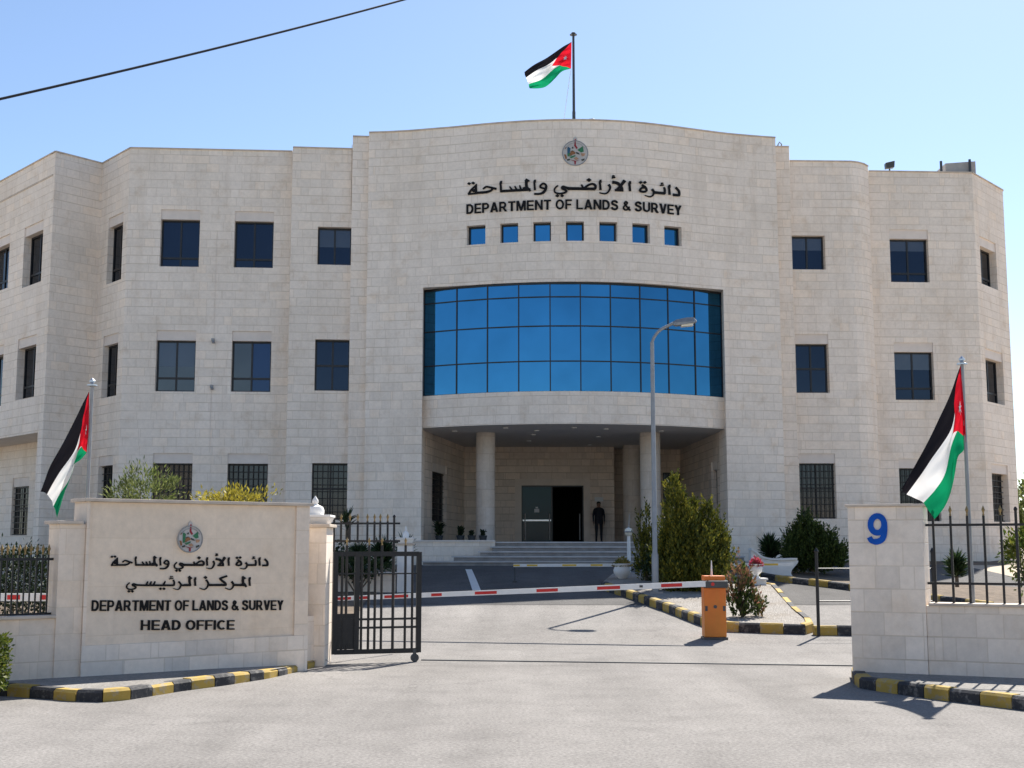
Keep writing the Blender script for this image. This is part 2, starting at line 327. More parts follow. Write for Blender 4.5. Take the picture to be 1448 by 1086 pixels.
class MB:
    def __init__(s): s.v = []; s.f = []; s.m = []; s.uv = []
    def face(s, pts, mi=0, uv=None):
        b = len(s.v); s.v += [tuple(p) for p in pts]; s.f.append(tuple(range(b, b + len(pts)))); s.m.append(mi)
        s.uv.append(uv if uv else [(0.0, 0.0)] * len(pts))
    def hexa(s, c, mi=0):      # 8 corners: bottom 0-3, top 4-7
        for q in ((3, 2, 1, 0), (4, 5, 6, 7), (0, 1, 5, 4), (1, 2, 6, 5), (2, 3, 7, 6), (3, 0, 4, 7)):
            s.face([c[i] for i in q], mi)
    def box(s, x0, x1, y0, y1, z0, z1, mi=0):
        s.hexa([(x0, y0, z0), (x1, y0, z0), (x1, y1, z0), (x0, y1, z0), (x0, y0, z1), (x1, y0, z1), (x1, y1, z1), (x0, y1, z1)], mi)
    def beam(s, a, b, w, h, mi=0, up=Vector((0, 0, 1))):
        a = Vector(a); b = Vector(b); d = (b - a).normalized()
        if abs(d.dot(up)) > 0.98: up = Vector((0, 1, 0))
        r = d.cross(up).normalized(); u = r.cross(d).normalized()
        c = []
        for p in (a, b):
            c.append([p - r * w / 2 - u * h / 2, p + r * w / 2 - u * h / 2, p + r * w / 2 + u * h / 2, p - r * w / 2 + u * h / 2])
        s.hexa(c[0] + c[1], mi)
    def tube(s, path, rad, n=10, mi=0, cap=True):
        path = [Vector(p) for p in path]; rs = rad if isinstance(rad, (list, tuple)) else [rad] * len(path)
        base = len(s.v); prev = None
        for i, p in enumerate(path):
            d = (path[min(i + 1, len(path) - 1)] - path[max(i - 1, 0)]).normalized()
            if prev is None:
                r = d.orthogonal().normalized()
            else:
                r = (prev - d * prev.dot(d))
                r = r.normalized() if r.length > 1e-6 else d.orthogonal().normalized()
            prev = r; q = d.cross(r)
            for k in range(n):
                a = 2 * pi * k / n; s.v.append(tuple(p + (r * cos(a) + q * sin(a)) * rs[i]))
        for i in range(len(path) - 1):
            for k in range(n):
                a = base + i * n + k; b2 = base + i * n + (k + 1) % n
                s.f.append((a, b2, b2 + n, a + n)); s.m.append(mi); s.uv.append([(0, 0)] * 4)
        if cap:
            for st in (base, base + (len(path) - 1) * n):
                s.f.append(tuple(range(st, st + n))); s.m.append(mi); s.uv.append([(0, 0)] * n)
    def lathe(s, c, prof, n=20, mi=0):       # prof: (radius, z)
        c = Vector(c); base = len(s.v)
        for r, z in prof:
            for k in range(n):
                a = 2 * pi * k / n; s.v.append((c.x + r * cos(a), c.y + r * sin(a), c.z + z))
        for i in range(len(prof) - 1):
            for k in range(n):
                a = base + i * n + k; b2 = base + i * n + (k + 1) % n
                s.f.append((a, b2, b2 + n, a + n)); s.m.append(mi); s.uv.append([(0, 0)] * 4)
        for i in (0, len(prof) - 1):
            s.f.append(tuple(range(base + i * n, base + i * n + n))); s.m.append(mi); s.uv.append([(0, 0)] * n)
    def build(s, name, mats, parent=None, smooth=False, bevel=0.0, merge=False):
        if not isinstance(mats, (list, tuple)): mats = [mats]
        off = rootloc(parent); me = bpy.data.meshes.new(name)
        me.from_pydata([(x - off.x, y - off.y, z - off.z) for x, y, z in s.v], [], s.f)
        for k in mats: me.materials.append(MATS[k])
        me.polygons.foreach_set('material_index', s.m)
        ul = me.uv_layers.new(name='UVMap'); fl = []
        for u in s.uv:
            for a in u: fl += [a[0], a[1]]
        ul.data.foreach_set('uv', fl)
        if merge or smooth or bevel:
            bm = bmesh.new(); bm.from_mesh(me); bmesh.ops.remove_doubles(bm, verts=bm.verts, dist=0.0004)
            bmesh.ops.recalc_face_normals(bm, faces=bm.faces); bm.to_mesh(me); bm.free()
        if smooth:
            me.polygons.foreach_set('use_smooth', [True] * len(me.polygons))
            try: me.set_sharp_from_angle(angle=R(40))
            except Exception: pass
        me.update()
        o = bpy.data.objects.new(name, me); COL.objects.link(o)
        if parent is not None: o.parent = parent
        if bevel:
            md = o.modifiers.new('bevel', 'BEVEL'); md.width = bevel; md.segments = 2; md.limit_method = 'ANGLE'; md.angle_limit = R(40)
        return o

class Seg:
    """a vertical wall face over a plan polyline, left to right"""
    def __init__(s, pts):
        s.p = [Vector((p[0], p[1])) for p in pts]; s.c = [0.0]
        for a, b in zip(s.p, s.p[1:]): s.c.append(s.c[-1] + (b - a).length)
        s.L = s.c[-1]
        ns = []
        for a, b in zip(s.p, s.p[1:]):
            d = (b - a).normalized(); ns.append(Vector((-d.y, d.x)))
        s.n = [ns[0]] + [((ns[i] + ns[i + 1]) / 2).normalized() for i in range(len(ns) - 1)] + [ns[-1]]
    def _i(s, t):
        for i in range(len(s.p) - 1):
            if t <= s.c[i + 1] or i == len(s.p) - 2:
                return i, (t - s.c[i]) / (s.c[i + 1] - s.c[i])
    def M(s, t, z, d=0.0):      # d > 0: into the wall
        i, k = s._i(t); p = s.p[i].lerp(s.p[i + 1], k); q = s.n[i].lerp(s.n[i + 1], max(0, min(1, k)))
        return Vector((p.x + q.x * d, p.y + q.y * d, z))
    def hit(s, px, py):
        tx, tz = ray(px, py); best = None; n = len(s.p) - 1
        for i in range(n):
            a, b = s.p[i], s.p[i + 1]; d = b - a; den = d.x - tx * d.y
            if abs(den) < 1e-9: continue
            t = (tx * a.y - a.x) / den
            if (t >= -1e-6 or i == 0) and (t <= 1 + 1e-6 or i == n - 1):
                Y = a.y + d.y * t; sc = s.c[i] + (s.c[i + 1] - s.c[i]) * t
                err = max(0, -t, t - 1)
                if best is None or err < best[0]: best = (err, sc, EYE + Y * tz)
        return best[1], best[2]
    def rect(s, x0, y0, x1, y1):
        ym, xm = (y0 + y1) / 2, (x0 + x1) / 2
        return s.hit(x0, ym)[0], s.hit(x1, ym)[0], s.hit(xm, y1)[1], s.hit(xm, y0)[1]
    def cuts(s, a, b):
        return [a] + [c for c in s.c if a + 1e-4 < c < b - 1e-4] + [b]

def segbox(mb, seg, s0, s1, z0, z1, d0, d1, mi=0):
    cs = seg.cuts(s0, s1)
    for a, b in zip(cs, cs[1:]):
        mb.hexa([seg.M(a, z0, d0), seg.M(b, z0, d0), seg.M(b, z0, d1), seg.M(a, z0, d1),
                 seg.M(a, z1, d0), seg.M(b, z1, d0), seg.M(b, z1, d1), seg.M(a, z1, d1)], mi)

def wall_mesh(seg, z0, z1, ops, uo=0.0, s0=0.0, s1=None):
    """ops: dicts s0,s1,z0,z1,d,lh -- openings with reveals; lh = height of the lintel slab above"""
    mb = MB(); s1 = seg.L if s1 is None else s1
    ss = set(seg.cuts(s0, s1)); zs = {z0, z1}
    for o in ops:
        ss |= {o['s0'], o['s1']}; zs |= {o['z0'], o['z1'] + o.get('lh', 0)}
    ss = sorted(x for x in ss if s0 - 1e-6 <= x <= s1 + 1e-6); zs = sorted(z for z in zs if z0 <= z <= z1)
    for a, b in zip(ss, ss[1:]):
        if b - a < 1e-5: continue
        for c, d in zip(zs, zs[1:]):
            m, k = (a + b) / 2, (c + d) / 2
            if any(o['s0'] < m < o['s1'] and o['z0'] < k < o['z1'] + o.get('lh', 0) for o in ops): continue
            mb.face([seg.M(a, c), seg.M(b, c), seg.M(b, d), seg.M(a, d)], 0, [(a + uo, c), (b + uo, c), (b + uo, d), (a + uo, d)])
    for o in ops:
        a, b, c, e, d, lh = o['s0'], o['s1'], o['z0'], o['z1'], o.get('d', 0.28), o.get('lh', 0)
        cs = seg.cuts(a, b)
        if o.get('straight'):      # jambs and head run straight back, whatever the curve of the face
            def Mb(t, z, q=d): v = seg.M(t, z); return Vector((v.x, v.y + q, z))
            for x in (a, b):
                mb.face([seg.M(x, c), seg.M(x, e), Mb(x, e), Mb(x, c)], 0, [(x + uo, c), (x + uo, e), (x + uo + d, e), (x + uo + d, c)])
            for p, q in zip(cs, cs[1:]): mb.face([seg.M(p, e), seg.M(q, e), Mb(q, e), Mb(p, e)], 1)
            continue
        for x in (a, b):
            if x < s0 + 1e-4 and o.get('openleft'): continue
            mb.face([seg.M(x, c), seg.M(x, e), seg.M(x, e, d), seg.M(x, c, d)], 0, [(x + uo, c), (x + uo, e), (x + uo + d, e), (x + uo + d, c)])
        for p, q in zip(cs, cs[1:]):
            if not o.get('nosill'): mb.face([seg.M(p, c), seg.M(q, c), seg.M(q, c, d), seg.M(p, c, d)], 1)
            mb.face([seg.M(p, e, 0.045 if lh else 0), seg.M(q, e, 0.045 if lh else 0), seg.M(q, e, d), seg.M(p, e, d)], 1)
            if lh:
                mb.face([seg.M(p, e, 0.045), seg.M(q, e, 0.045), seg.M(q, e + lh, 0.045), seg.M(p, e + lh, 0.045)], 1)
                mb.face([seg.M(p, e + lh), seg.M(q, e + lh), seg.M(q, e + lh, 0.045), seg.M(p, e + lh, 0.045)], 1)
        if lh:
            for x in (a, b):
                mb.face([seg.M(x, e), seg.M(x, e + lh), seg.M(x, e + lh, 0.045), seg.M(x, e, 0.045)], 1)
    return mb

def window(seg, o, parent, vm=(0.5,), hm=(), grille=False, glass='dark_glass', name='window', blind=None, alt=None):
    a, b, c, e, d = o['s0'], o['s1'], o['z0'], o['z1'], o.get('d', 0.28)
    mb = MB(); t = 0.055
    f0, f1 = d - 0.07, d - 0.005
    for r in ((a, a + t, c, e), (b - t, b, c, e), (a + t, b - t, c, c + t), (a + t, b - t, e - t, e)):
        segbox(mb, seg, *r, f0, f1)
    for k in vm:
        x = a + (b - a) * k; segbox(mb, seg, x - 0.03, x + 0.03, c + t, e - t, f0 + 0.004, f1)
    for k in hm:
        z = c + (e - c) * k; segbox(mb, seg, a + t, b - t, z - 0.035, z + 0.035, f0 + 0.008, f1)
    fr = mb.build(name, 'window_frame', parent)
    pn = MB(); pa2 = MB(); xs = [a] + [a + (b - a) * k for k in vm] + [b]; zs = [c] + [c + (e - c) * k for k in hm] + [e]
    for x0, x1 in zip(xs, xs[1:]):
        for y0, y1 in zip(zs, zs[1:]):
            j = [random.uniform(-0.004, 0.004) for _ in range(3)]
            dd = d - 0.03
            (pa2 if (alt and x0 > a + .01) else pn).face([seg.M(x0, y0, dd + j[0]), seg.M(x1, y0, dd + j[1]), seg.M(x1, y1, dd + j[1] + j[2]), seg.M(x0, y1, dd + j[0] + j[2])])
    pn.build('pane', glass, fr)
    if alt: pa2.build('pane', alt, fr)
    if blind:
        z0, z1 = c + (e - c) * blind[0], c + (e - c) * blind[1]; bl = MB(); bl.face([seg.M(a + .02, z0, d - .0385), seg.M(b - .02, z0, d - .0385), seg.M(b - .02, z1, d - .0385), seg.M(a + .02, z1, d - .0385)]); bl.build('blind', 'blind_glass', fr)
    if grille:
        gm = MB(); gd = d - 0.13
        nb = max(4, int(round((b - a) / 0.17)))
        for i in range(1, nb):
            x = a + (b - a) * i / nb; segbox(gm, seg, x - 0.012, x + 0.012, c, e, gd, gd + 0.018)
        for i in range(0, 9):
            z = c + 0.04 + (e - c - 0.08) * i / 8; segbox(gm, seg, a, b, z - 0.012, z + 0.012, gd - 0.006, gd + 0.012)
        gm.build('grille', 'black_iron', fr)
    return fr

# ------------------------------------------------------------------ lettering (strokes on a wall face)
def ribbon(pts, ws, closed=False):
    """left/right outline pairs of a pen stroke"""
    n = len(pts); out = []
    for i in range(n):
        p = Vector(pts[i])
        a = Vector(pts[i - 1]) if (i > 0 or closed) else p
        b = Vector(pts[(i + 1) % n]) if (i < n - 1 or closed) else p
        d1 = (p - a); d2 = (b - p)
        d1 = d1.normalized() if d1.length > 1e-9 else d2.normalized()
        d2 = d2.normalized() if d2.length > 1e-9 else d1
        t = (d1 + d2); t = t.normalized() if t.length > 1e-6 else d1
        nn = Vector((-t.y, t.x)); k = 1.0 / max(0.55, abs(nn.dot(Vector((-d1.y, d1.x)))))
        w = ws[i] * 0.5 * k
        out.append((p + nn * w, p - nn * w))
    if closed: out.append(out[0])
    return out
class Ink:
    """polygons and strokes in a flat (x, y) layout, later raised on a wall by a mapping f(x, y, d)"""
    def __init__(s): s.q = []
    def poly(s, pts): s.q.append(('p', [tuple(p) for p in pts]))
    def stroke(s, pts, w, closed=False, w2=None):
        ws = w if isinstance(w, list) else ([w] * len(pts) if w2 is None else [w + (w2 - w) * i / (len(pts) - 1) for i in range(len(pts))])
        s.q.append(('r', ribbon(pts, ws, closed)))
    def dot(s, x, y, r): s.poly([(x - r, y), (x, y - r * 0.85), (x + r, y), (x, y + r * 0.85)])
    def raise_on(s, mb, f, d0, d1, mi=0):
        for i, (k, a) in enumerate(s.q):
            e = d1 + (i % 7) * 0.0004 * (1 if d1 > d0 else -1)
            if k == 'p':
                mb.face([f(*p, e) for p in a], mi)
                for p, q in zip(a, a[1:] + a[:1]): mb.face([f(*p, d0), f(*q, d0), f(*q, e), f(*p, e)], mi)
            else:
                for (l0, r0), (l1, r1) in zip(a, a[1:]):
                    mb.face([f(*l0, e), f(*l1, e), f(*r1, e), f(*r0, e)], mi)
                    mb.face([f(*l0, d0), f(*l1, d0), f(*l1, e), f(*l0, e)], mi)
                    mb.face([f(*r0, d0), f(*r1, d0), f(*r1, e), f(*r0, e)], mi)
                for l0, r0 in (a[0], a[-1]): mb.face([f(*l0, d0), f(*r0, d0), f(*r0, e), f(*l0, e)], mi)
def arc(cx, cy, rx, ry, a0, a1, n=12):
    return [(cx + rx * cos(R(a0 + (a1 - a0) * i / n)), cy + ry * sin(R(a0 + (a1 - a0) * i / n))) for i in range(n + 1)]
def rc(x0, y0, x1, y1): return [(x0, y0), (x1, y0), (x1, y1), (x0, y1)]
def mir(p, w): return [(w - x, y) for x, y in p]
def smooth_path(p, k=4):
    out = []
    for i in range(len(p) - 1):
        p0 = p[max(0, i - 1)]; p1 = p[i]; p2 = p[i + 1]; p3 = p[min(len(p) - 1, i + 2)]
        for j in range(k):
            t = j / k; o = []
            for c in range(len(p1)):
                o.append(0.5 * (2 * p1[c] + (p2[c] - p0[c]) * t + (2 * p0[c] - 5 * p1[c] + 4 * p2[c] - p3[c]) * t * t + (3 * p1[c] - p0[c] - 3 * p2[c] + p3[c]) * t ** 3))
            out.append(tuple(o))
    out.append(tuple(p[-1])); return out
T, B = 0.168, 0.145
def glyph(ch):
    S, Q = [], []          # strokes (pts, w, closed), polygons
    if ch == 'E': Q = [rc(0, 0, T, 1), rc(T, 0, .63, B), rc(T, .42, .58, .42 + B), rc(T, 1 - B, .62, 1)]; w = .63
    elif ch == 'F': Q = [rc(0, 0, T, 1), rc(T, .41, .53, .41 + B), rc(T, 1 - B, .59, 1)]; w = .59
    elif ch == 'H': Q = [rc(0, 0, T, 1), rc(.53, 0, .53 + T, 1), rc(T, .42, .53, .42 + B)]; w = .725
    elif ch == 'I': Q = [rc(0, 0, T, 1)]; w = T
    elif ch == 'L': Q = [rc(0, 0, T, 1), rc(T, 0, .6, B)]; w = .6
    elif ch == 'T': Q = [rc(.225, 0, .425, 1 - B), rc(0, 1 - B, .65, 1)]; w = .65
    elif ch == 'N': Q = [rc(0, 0, .18, 1), rc(.53, 0, .71, 1), [(.02, 1), (.2, 1), (.69, 0), (.51, 0)]]; w = .71
    elif ch == 'M':
        d = [(.01, 1), (.25, 1), (.51, 0), (.35, 0)]; Q = [rc(0, 0, .17, 1), rc(.69, 0, .86, 1), d, mir(d, .86)]; w = .86
    elif ch == 'A':
        d = [(0, 0), (.21, 0), (.385, .76), (.48, 1), (.27, 1)]; Q = [d, mir(d, .75), rc(.17, .2, .58, .2 + .16)]; w = .75
    elif ch == 'V':
        d = [(0, 1), (.21, 1), (.36, .3), (.46, 0), (.25, 0)]; Q = [d, mir(d, .71)]; w = .71
    elif ch == 'Y':
        d = [(0, 1), (.225, 1), (.355, .66), (.45, .42), (.255, .42)]; Q = [d, mir(d, .705), rc(.255, 0, .45, .46)]; w = .705
    elif ch == 'O': S = [(arc(.39, .5, .295, .425, 0, 345, 23), T, True)]; w = .78
    elif ch == 'C': S = [(arc(.39, .5, .295, .42, 48, 312, 20), T, False)]; w = .72
    elif ch == 'D': Q = [rc(0, 0, T, 1)]; S = [([(.15, .915), (.31, .915)] + arc(.31, .5, .27, .415, 80, -80, 14) + [(.31, .085), (.15, .085)], .18, False)]; w = .68
    elif ch in 'PR':
        Q = [rc(0, 0, T, 1)]; S = [([(.15, .915), (.37, .915)] + arc(.38, .675, .18, .24, 75, -75, 10) + [(.37, .435), (.15, .435)], .165, False)]; w = .655
        if ch == 'R': Q.append([(.30, .38), (.50, .40), (.74, 0), (.50, 0)]); w = .74
    elif ch == 'S':
        S = [(smooth_path([(.565, .73), (.5, .87), (.34, .925), (.17, .87), (.105, .74), (.17, .615), (.34, .535), (.51, .45), (.575, .29), (.5, .13), (.33, .075), (.15, .13), (.085, .285)], 3), .185, False)]; w = .67
    elif ch == 'U': S = [([(.1, 1), (.1, .36)] + arc(.36, .345, .26, .26, 190, 350, 12) + [(.62, .36), (.62, 1)], T, False)]; w = .72
    elif ch == '&':
        S = [(smooth_path([(.74, .02), (.5, .3), (.24, .63), (.2, .8), (.32, .92), (.44, .81), (.38, .66), (.15, .43), (.09, .24), (.22, .085), (.42, .09), (.58, .25), (.63, .42)], 3), .155, False)]; w = .76
    else: w = .22
    return Q, S, w
def latin(text):
    ink = Ink(); x = 0
    for ch in text:
        Q, S, w = glyph(ch)
        for q in Q: ink.poly([(x + a, b) for a, b in q])
        for pts, sw, cl in S: ink.stroke([(x + a, b) for a, b in pts], sw, cl)
        x += w + (0.10 if ch != ' ' else 0.08)
    return ink, x - 0.10

# Arabic lines traced from the sign: L/R = two enlargements of the photo
def LZ(p): return (150 + p[0] / 12.07, 780 + p[1] / 12.07)
def RZ(p): return (260 + p[0] / 11.14, 780 + p[1] / 11.14)
def arabic(which):
    k = Ink(); sc = {'L': (LZ, 12.07), 'R': (RZ, 11.14)}
    def st(Z, pts, w, w2=None, sm=3, closed=False):
        f, s = sc[Z]; pp = smooth_path(pts, sm) if len(pts) > 2 else pts
        w2 = w if w2 is None else w2; n = len(pp)
        k.stroke([f(p) for p in pp], [(w + (w2 - w) * i / (n - 1)) / s for i in range(n)], closed)
    def dt(Z, x, y, r): f, s = sc[Z]; q = f((x, y)); k.dot(q[0], q[1], r / s)
    def pl(Z, pts): f, s = sc[Z]; k.poly([f(p) for p in pts])
    def alif(Z, x, y0, y1): st(Z, [(x + 8, y0), (x - 4, y0 + 30), (x, (y0 + y1) / 2), (x + 4, y1)], 24, 26); pl(Z, [(x + 16, y0 - 8), (x + 17, y0 + 34), (x - 17, y0 + 36)])
    if which == 1:
        dt('L', 95, 88, 25); dt('L', 148, 85, 25)
        pl('L', [(172, 112), (196, 100), (200, 244), (168, 244)]); st('L', [(182, 125), (125, 175), (88, 235)], 20, 24); st('L', [(82, 236), (190, 234)], 22); pl('L', [(120, 190), (175, 165), (175, 205), (150, 215)])
        st('L', [(180, 228), (325, 228)], 32); st('L', [(312, 228), (365, 215), (400, 190)], 34, 22); st('L', [(275, 182), (315, 152), (365, 165), (445, 192)], 20, 30)
        alif('L', 500, 88, 240); st('L', [(498, 228), (870, 228)], 32)
        st('L', [(612, 170), (640, 220)], 18, 26); st('L', [(676, 170), (700, 220)], 18, 26); st('L', [(736, 160), (752, 220)], 18, 26)
        st('L', [(826, 82), (818, 150), (832, 235)], 38, 34); pl('L', [(822, 70), (866, 108), (826, 122), (795, 104)]); st('L', [(775, 210), (830, 200), (868, 250)], 30, 26)
        alif('L', 920, 98, 238)
        st('L', [(1052, 225), (990, 200), (1000, 168), (1030, 150), (1058, 172), (1062, 215), (1030, 265), (985, 292), (915, 290)], [24][0], 26); st('L', [(1062, 190), (1050, 250), (1005, 292), (920, 292)], 34, 12)
        st('L', [(1205, 182), (1165, 225), (1168, 275), (1225, 296), (1290, 282), (1305, 255), (1255, 222), (1270, 200), (1330, 222), (1460, 225)], 18, 34); dt('L', 1196, 326, 26); dt('L', 1254, 326, 26)
        st('R', [(-6, 210), (300, 212)], 34); st('R', [(150, 158), (168, 205)], 18, 28); st('R', [(178, 205), (225, 165), (275, 148), (308, 172), (300, 215)], 22, 30); dt('R', 234, 98, 30)
        alif('R', 360, 95, 222)
        st('R', [(455, 150), (474, 185), (455, 240), (415, 270), (350, 258)], 30, 12)
        st('R', [(498, 118), (560, 130), (602, 175), (612, 222)], 38, 30); st('R', [(640, 92), (602, 150), (540, 222)], 40, 26); st('R', [(528, 218), (625, 218)], 28); pl('R', [(630, 78), (662, 100), (630, 120), (612, 100)])
        st('R', [(528, 40), (506, 34), (504, 52)], 14); st('R', [(494, 66), (534, 54)], 15)
        alif('R', 700, 95, 222)
        dt('R', 832, 98, 24); dt('R', 882, 94, 24)
        st('R', [(845, 130), (890, 160), (900, 200), (862, 218), (822, 206), (845, 168), (885, 160)], 26)
        st('R', [(968, 172), (992, 208), (975, 255), (938, 274), (880, 262)], 30, 10); st('R', [(985, 212), (1128, 212)], 32)
        st('R', [(1120, 132), (1130, 165), (1124, 218)], 20, 28); st('R', [(1112, 84), (1090, 82), (1090, 98)], 14); st('R', [(1070, 116), (1116, 104)], 16)
        alif('R', 1186, 95, 222)
        st('R', [(1268, 118), (1308, 160), (1312, 210), (1290, 218), (1232, 218)], 26, 32)
    else:
        st('L', [(398, 530), (352, 575), (352, 622), (410, 645), (480, 632), (502, 604), (450, 575), (468, 552), (530, 570), (700, 575)], 18, 34); st('L', [(690, 575), (1150, 575)], 34); dt('L', 385, 678, 27); dt('L', 444, 678, 27)
        for x in (690, 752, 814): st('L', [(x + 18, 508), (x - 6, 562)], 16, 28)
        st('L', [(1006, 505), (975, 562)], 18, 30); dt('L', 924, 634, 27); dt('L', 984, 634, 27)
        st('L', [(1142, 480), (1160, 530), (1150, 580)], 20, 30); st('L', [(1135, 425), (1098, 425), (1100, 445)], 15); st('L', [(1075, 468), (1142, 452)], 17)
        st('L', [(1232, 512), (1272, 560), (1250, 625), (1210, 648), (1142, 628)], 30, 10)
        st('R', [(0, 526), (88, 526)], 34); st('R', [(92, 395), (84, 460), (96, 536)], 36, 30); pl('R', [(85, 380), (130, 420), (95, 440), (55, 415)]); st('L', [(1262, 575), (1440, 575)], 34)
        alif('R', 172, 408, 540)
        st('R', [(345, 445), (380, 500), (362, 560), (315, 598), (242, 574)], 28, 12); dt('R', 336, 408, 30); st('R', [(370, 526), (655, 526)], 36)
        st('R', [(676, 384), (580, 418), (578, 442), (648, 500), (650, 535)], 28, 34)
        st('R', [(748, 470), (776, 515), (765, 562), (720, 598), (645, 572)], 30, 12); st('R', [(768, 526), (960, 528)], 36)
        st('R', [(934, 395), (924, 460), (936, 530)], 38, 32); pl('R', [(925, 382), (978, 420), (940, 440), (905, 412)]); st('R', [(900, 520), (945, 505), (978, 556)], 28, 28)
        alif('R', 1030, 408, 540)
    return k

def emblem(mb_parent, f, r, name='emblem', blue=False):
    """round crest: f(x, y, d) maps crest units (radius 1) to the wall"""
    def disc(rad, n=32, cy=0.0): return [(rad * cos(2 * pi * i / n), cy + rad * sin(2 * pi * i / n)) for i in range(n)]
    layers = {}
    def add(mat, pts, lev):
        k = Ink(); k.poly(pts); layers.setdefault(mat, []).append((k, lev))
    base = MB(); k = Ink(); k.poly(disc(1.0)); k.poly([(-.17, .95), (.17, .95), (.15, 1.2), (.0, 1.32), (-.15, 1.2)]); k.raise_on(base, f, 0.0, -0.03)
    o = base.build(name, 'emblem_white', mb_parent)
    rim = MB(); k = Ink(); k.stroke(disc(0.97, 40), 0.06, True); k.stroke(disc(0.80, 40)[3:18], 0.02); k.raise_on(rim, f, -0.03, -0.04)
    rim.build('emblem_rim', 'grey_metal', o)
    gb = 'emblem_blue' if blue else 'emblem_green'
    add(gb, [(-.60, .42), (-.52, .50), (-.35, .36), (-.42, .0), (-.60, -.22)], 1)
    add('emblem_green', [(-.60, -.05), (-.30, .05), (-.25, -.2), (-.58, -.28)], 2)
    add('emblem_green', [(.58, .56), (.66, .12), (.45, .04), (.17, .24)], 1)
    add('emblem_brown', [(-.45, -.22), (-.36, .08), (-.2, .16), (0, .06), (.02, -.05)], 3)
    add('emblem_tan', [(.42, -.02), (.78, -.02), (.70, -.22), (.5, -.26)], 2)
    add('emblem_tan', [(-.12, -.42), (.08, -.3), (.28, -.46), (.05, -.56)], 2)
    add('emblem_dark', [(-.40, .10), (-.22, .2), (-.04, .12), (-.2, .15)], 4)
    add('emblem_dark', [(-.28, .40), (-.18, .52), (-.12, .38), (-.2, .34)], 3)
    add('emblem_dark', [(.05, .1), (.3, .0), (.34, -.12), (.1, -.06)], 3)
    add('emblem_green', [(-.45, -.32), (.02, -.16), (.0, -.26), (-.3, -.42)], 4)
    add('emblem_dark', [(.46, -.5), (.72, -.42), (.7, -.56), (.5, -.64)], 2)
    add('emblem_dark', [(-.66, -.50), (-.4, -.44), (-.42, -.58), (-.6, -.62)], 2)
    add('emblem_brown', [(-.86, -.1), (-.7, -.12), (-.62, -.42), (-.74, -.5)], 1)
    add('emblem_brown', [(-.8, .35), (-.7, .5), (-.66, .48), (-.75, .32)], 1)
    add('emblem_red', [(-.06, 1.02), (0.02, 1.14), (.08, 1.02), (.01, .94)], 2)
    add('emblem_red', [(-.03, .92), (.05, .92), (.06, .62), (.20, .40), (.1, .32), (-.08, .58)], 2)
    add('emblem_red', [(-.42, -.52), (-.08, -.66), (-.06, -.9), (.04, -.9), (.05, -.66), (.3, -.56), (.05, -.62)], 3)
    for mat, lst in layers.items():
        mb = MB()
        for k, lev in lst: k.raise_on(mb, f, -0.03, -0.033 - 0.003 * lev)
        mb.build('emblem_inlay', mat, o)
    return o

# ------------------------------------------------------------------ ground, street, drive, pavements
def sheet(name, xs, ys, dz, mat, kind='structure', zf=g):
    mb = MB()
    for y0, y1 in zip(ys, ys[1:]):
        for x0, x1 in zip(xs, xs[1:]):
            mb.face([(x0, y0, zf(y0) + dz), (x1, y0, zf(y0) + dz), (x1, y1, zf(y1) + dz), (x0, y1, zf(y1) + dz)])
    return tag(mb.build(name, mat, merge=True), kind=kind)
YS = [-60, 0, 12, 18, 20, 22] + [23 + i * 0.5 for i in range(35)] + [42, 46, 60, 120, 600]
sheet('ground', [-600, -60, -12, -6, 0, 6, 14, 60, 600], YS, -0.03, 'dust')
sheet('street', [-60, -20, -6, 0, 8, 20, 60], [-40, 0, 8, 14, 17, 19.2], 0.0, 'street_asphalt')
DY = [19.2, 20, 21, 22] + [23 + i * 0.5 for i in range(35)] + [42, 44.5]
sheet('driveway', [-7.5, -4, 0, 4, 8, 14], DY, 0.002, 'street_asphalt')
# darker asphalt of the forecourt before the steps
sheet('forecourt', [-7.5, -4, 0, 4, 8, 14], [y for y in DY if y >= 29.5], 0.008, 'drive_asphalt')

def polysheet(name, pts, mat, dz=0.0, zf=None, kind='structure'):
    bm = bmesh.new(); vs = []
    for i, p in enumerate(pts):
        q = pts[(i + 1) % len(pts)]; n = max(1, int((Vector((q[0], q[1])) - Vector((p[0], p[1]))).length / 0.6))
        for k in range(n):
            x = p[0] + (q[0] - p[0]) * k / n; y = p[1] + (q[1] - p[1]) * k / n
            vs.append(bm.verts.new((x, y, (zf or g)(y) + dz)))
    es = [bm.edges.new((vs[i], vs[(i + 1) % len(vs)])) for i in range(len(vs))]
    bmesh.ops.triangle_fill(bm, use_beauty=True, edges=es)
    for f in bm.faces:
        if f.normal.z < 0: f.normal_flip()
    me = bpy.data.meshes.new(name); bm.to_mesh(me); bm.free(); me.materials.append(MATS[mat]); me.uv_layers.new(name='UVMap')
    o = bpy.data.objects.new(name, me); COL.objects.link(o)
    return tag(o, kind=kind)

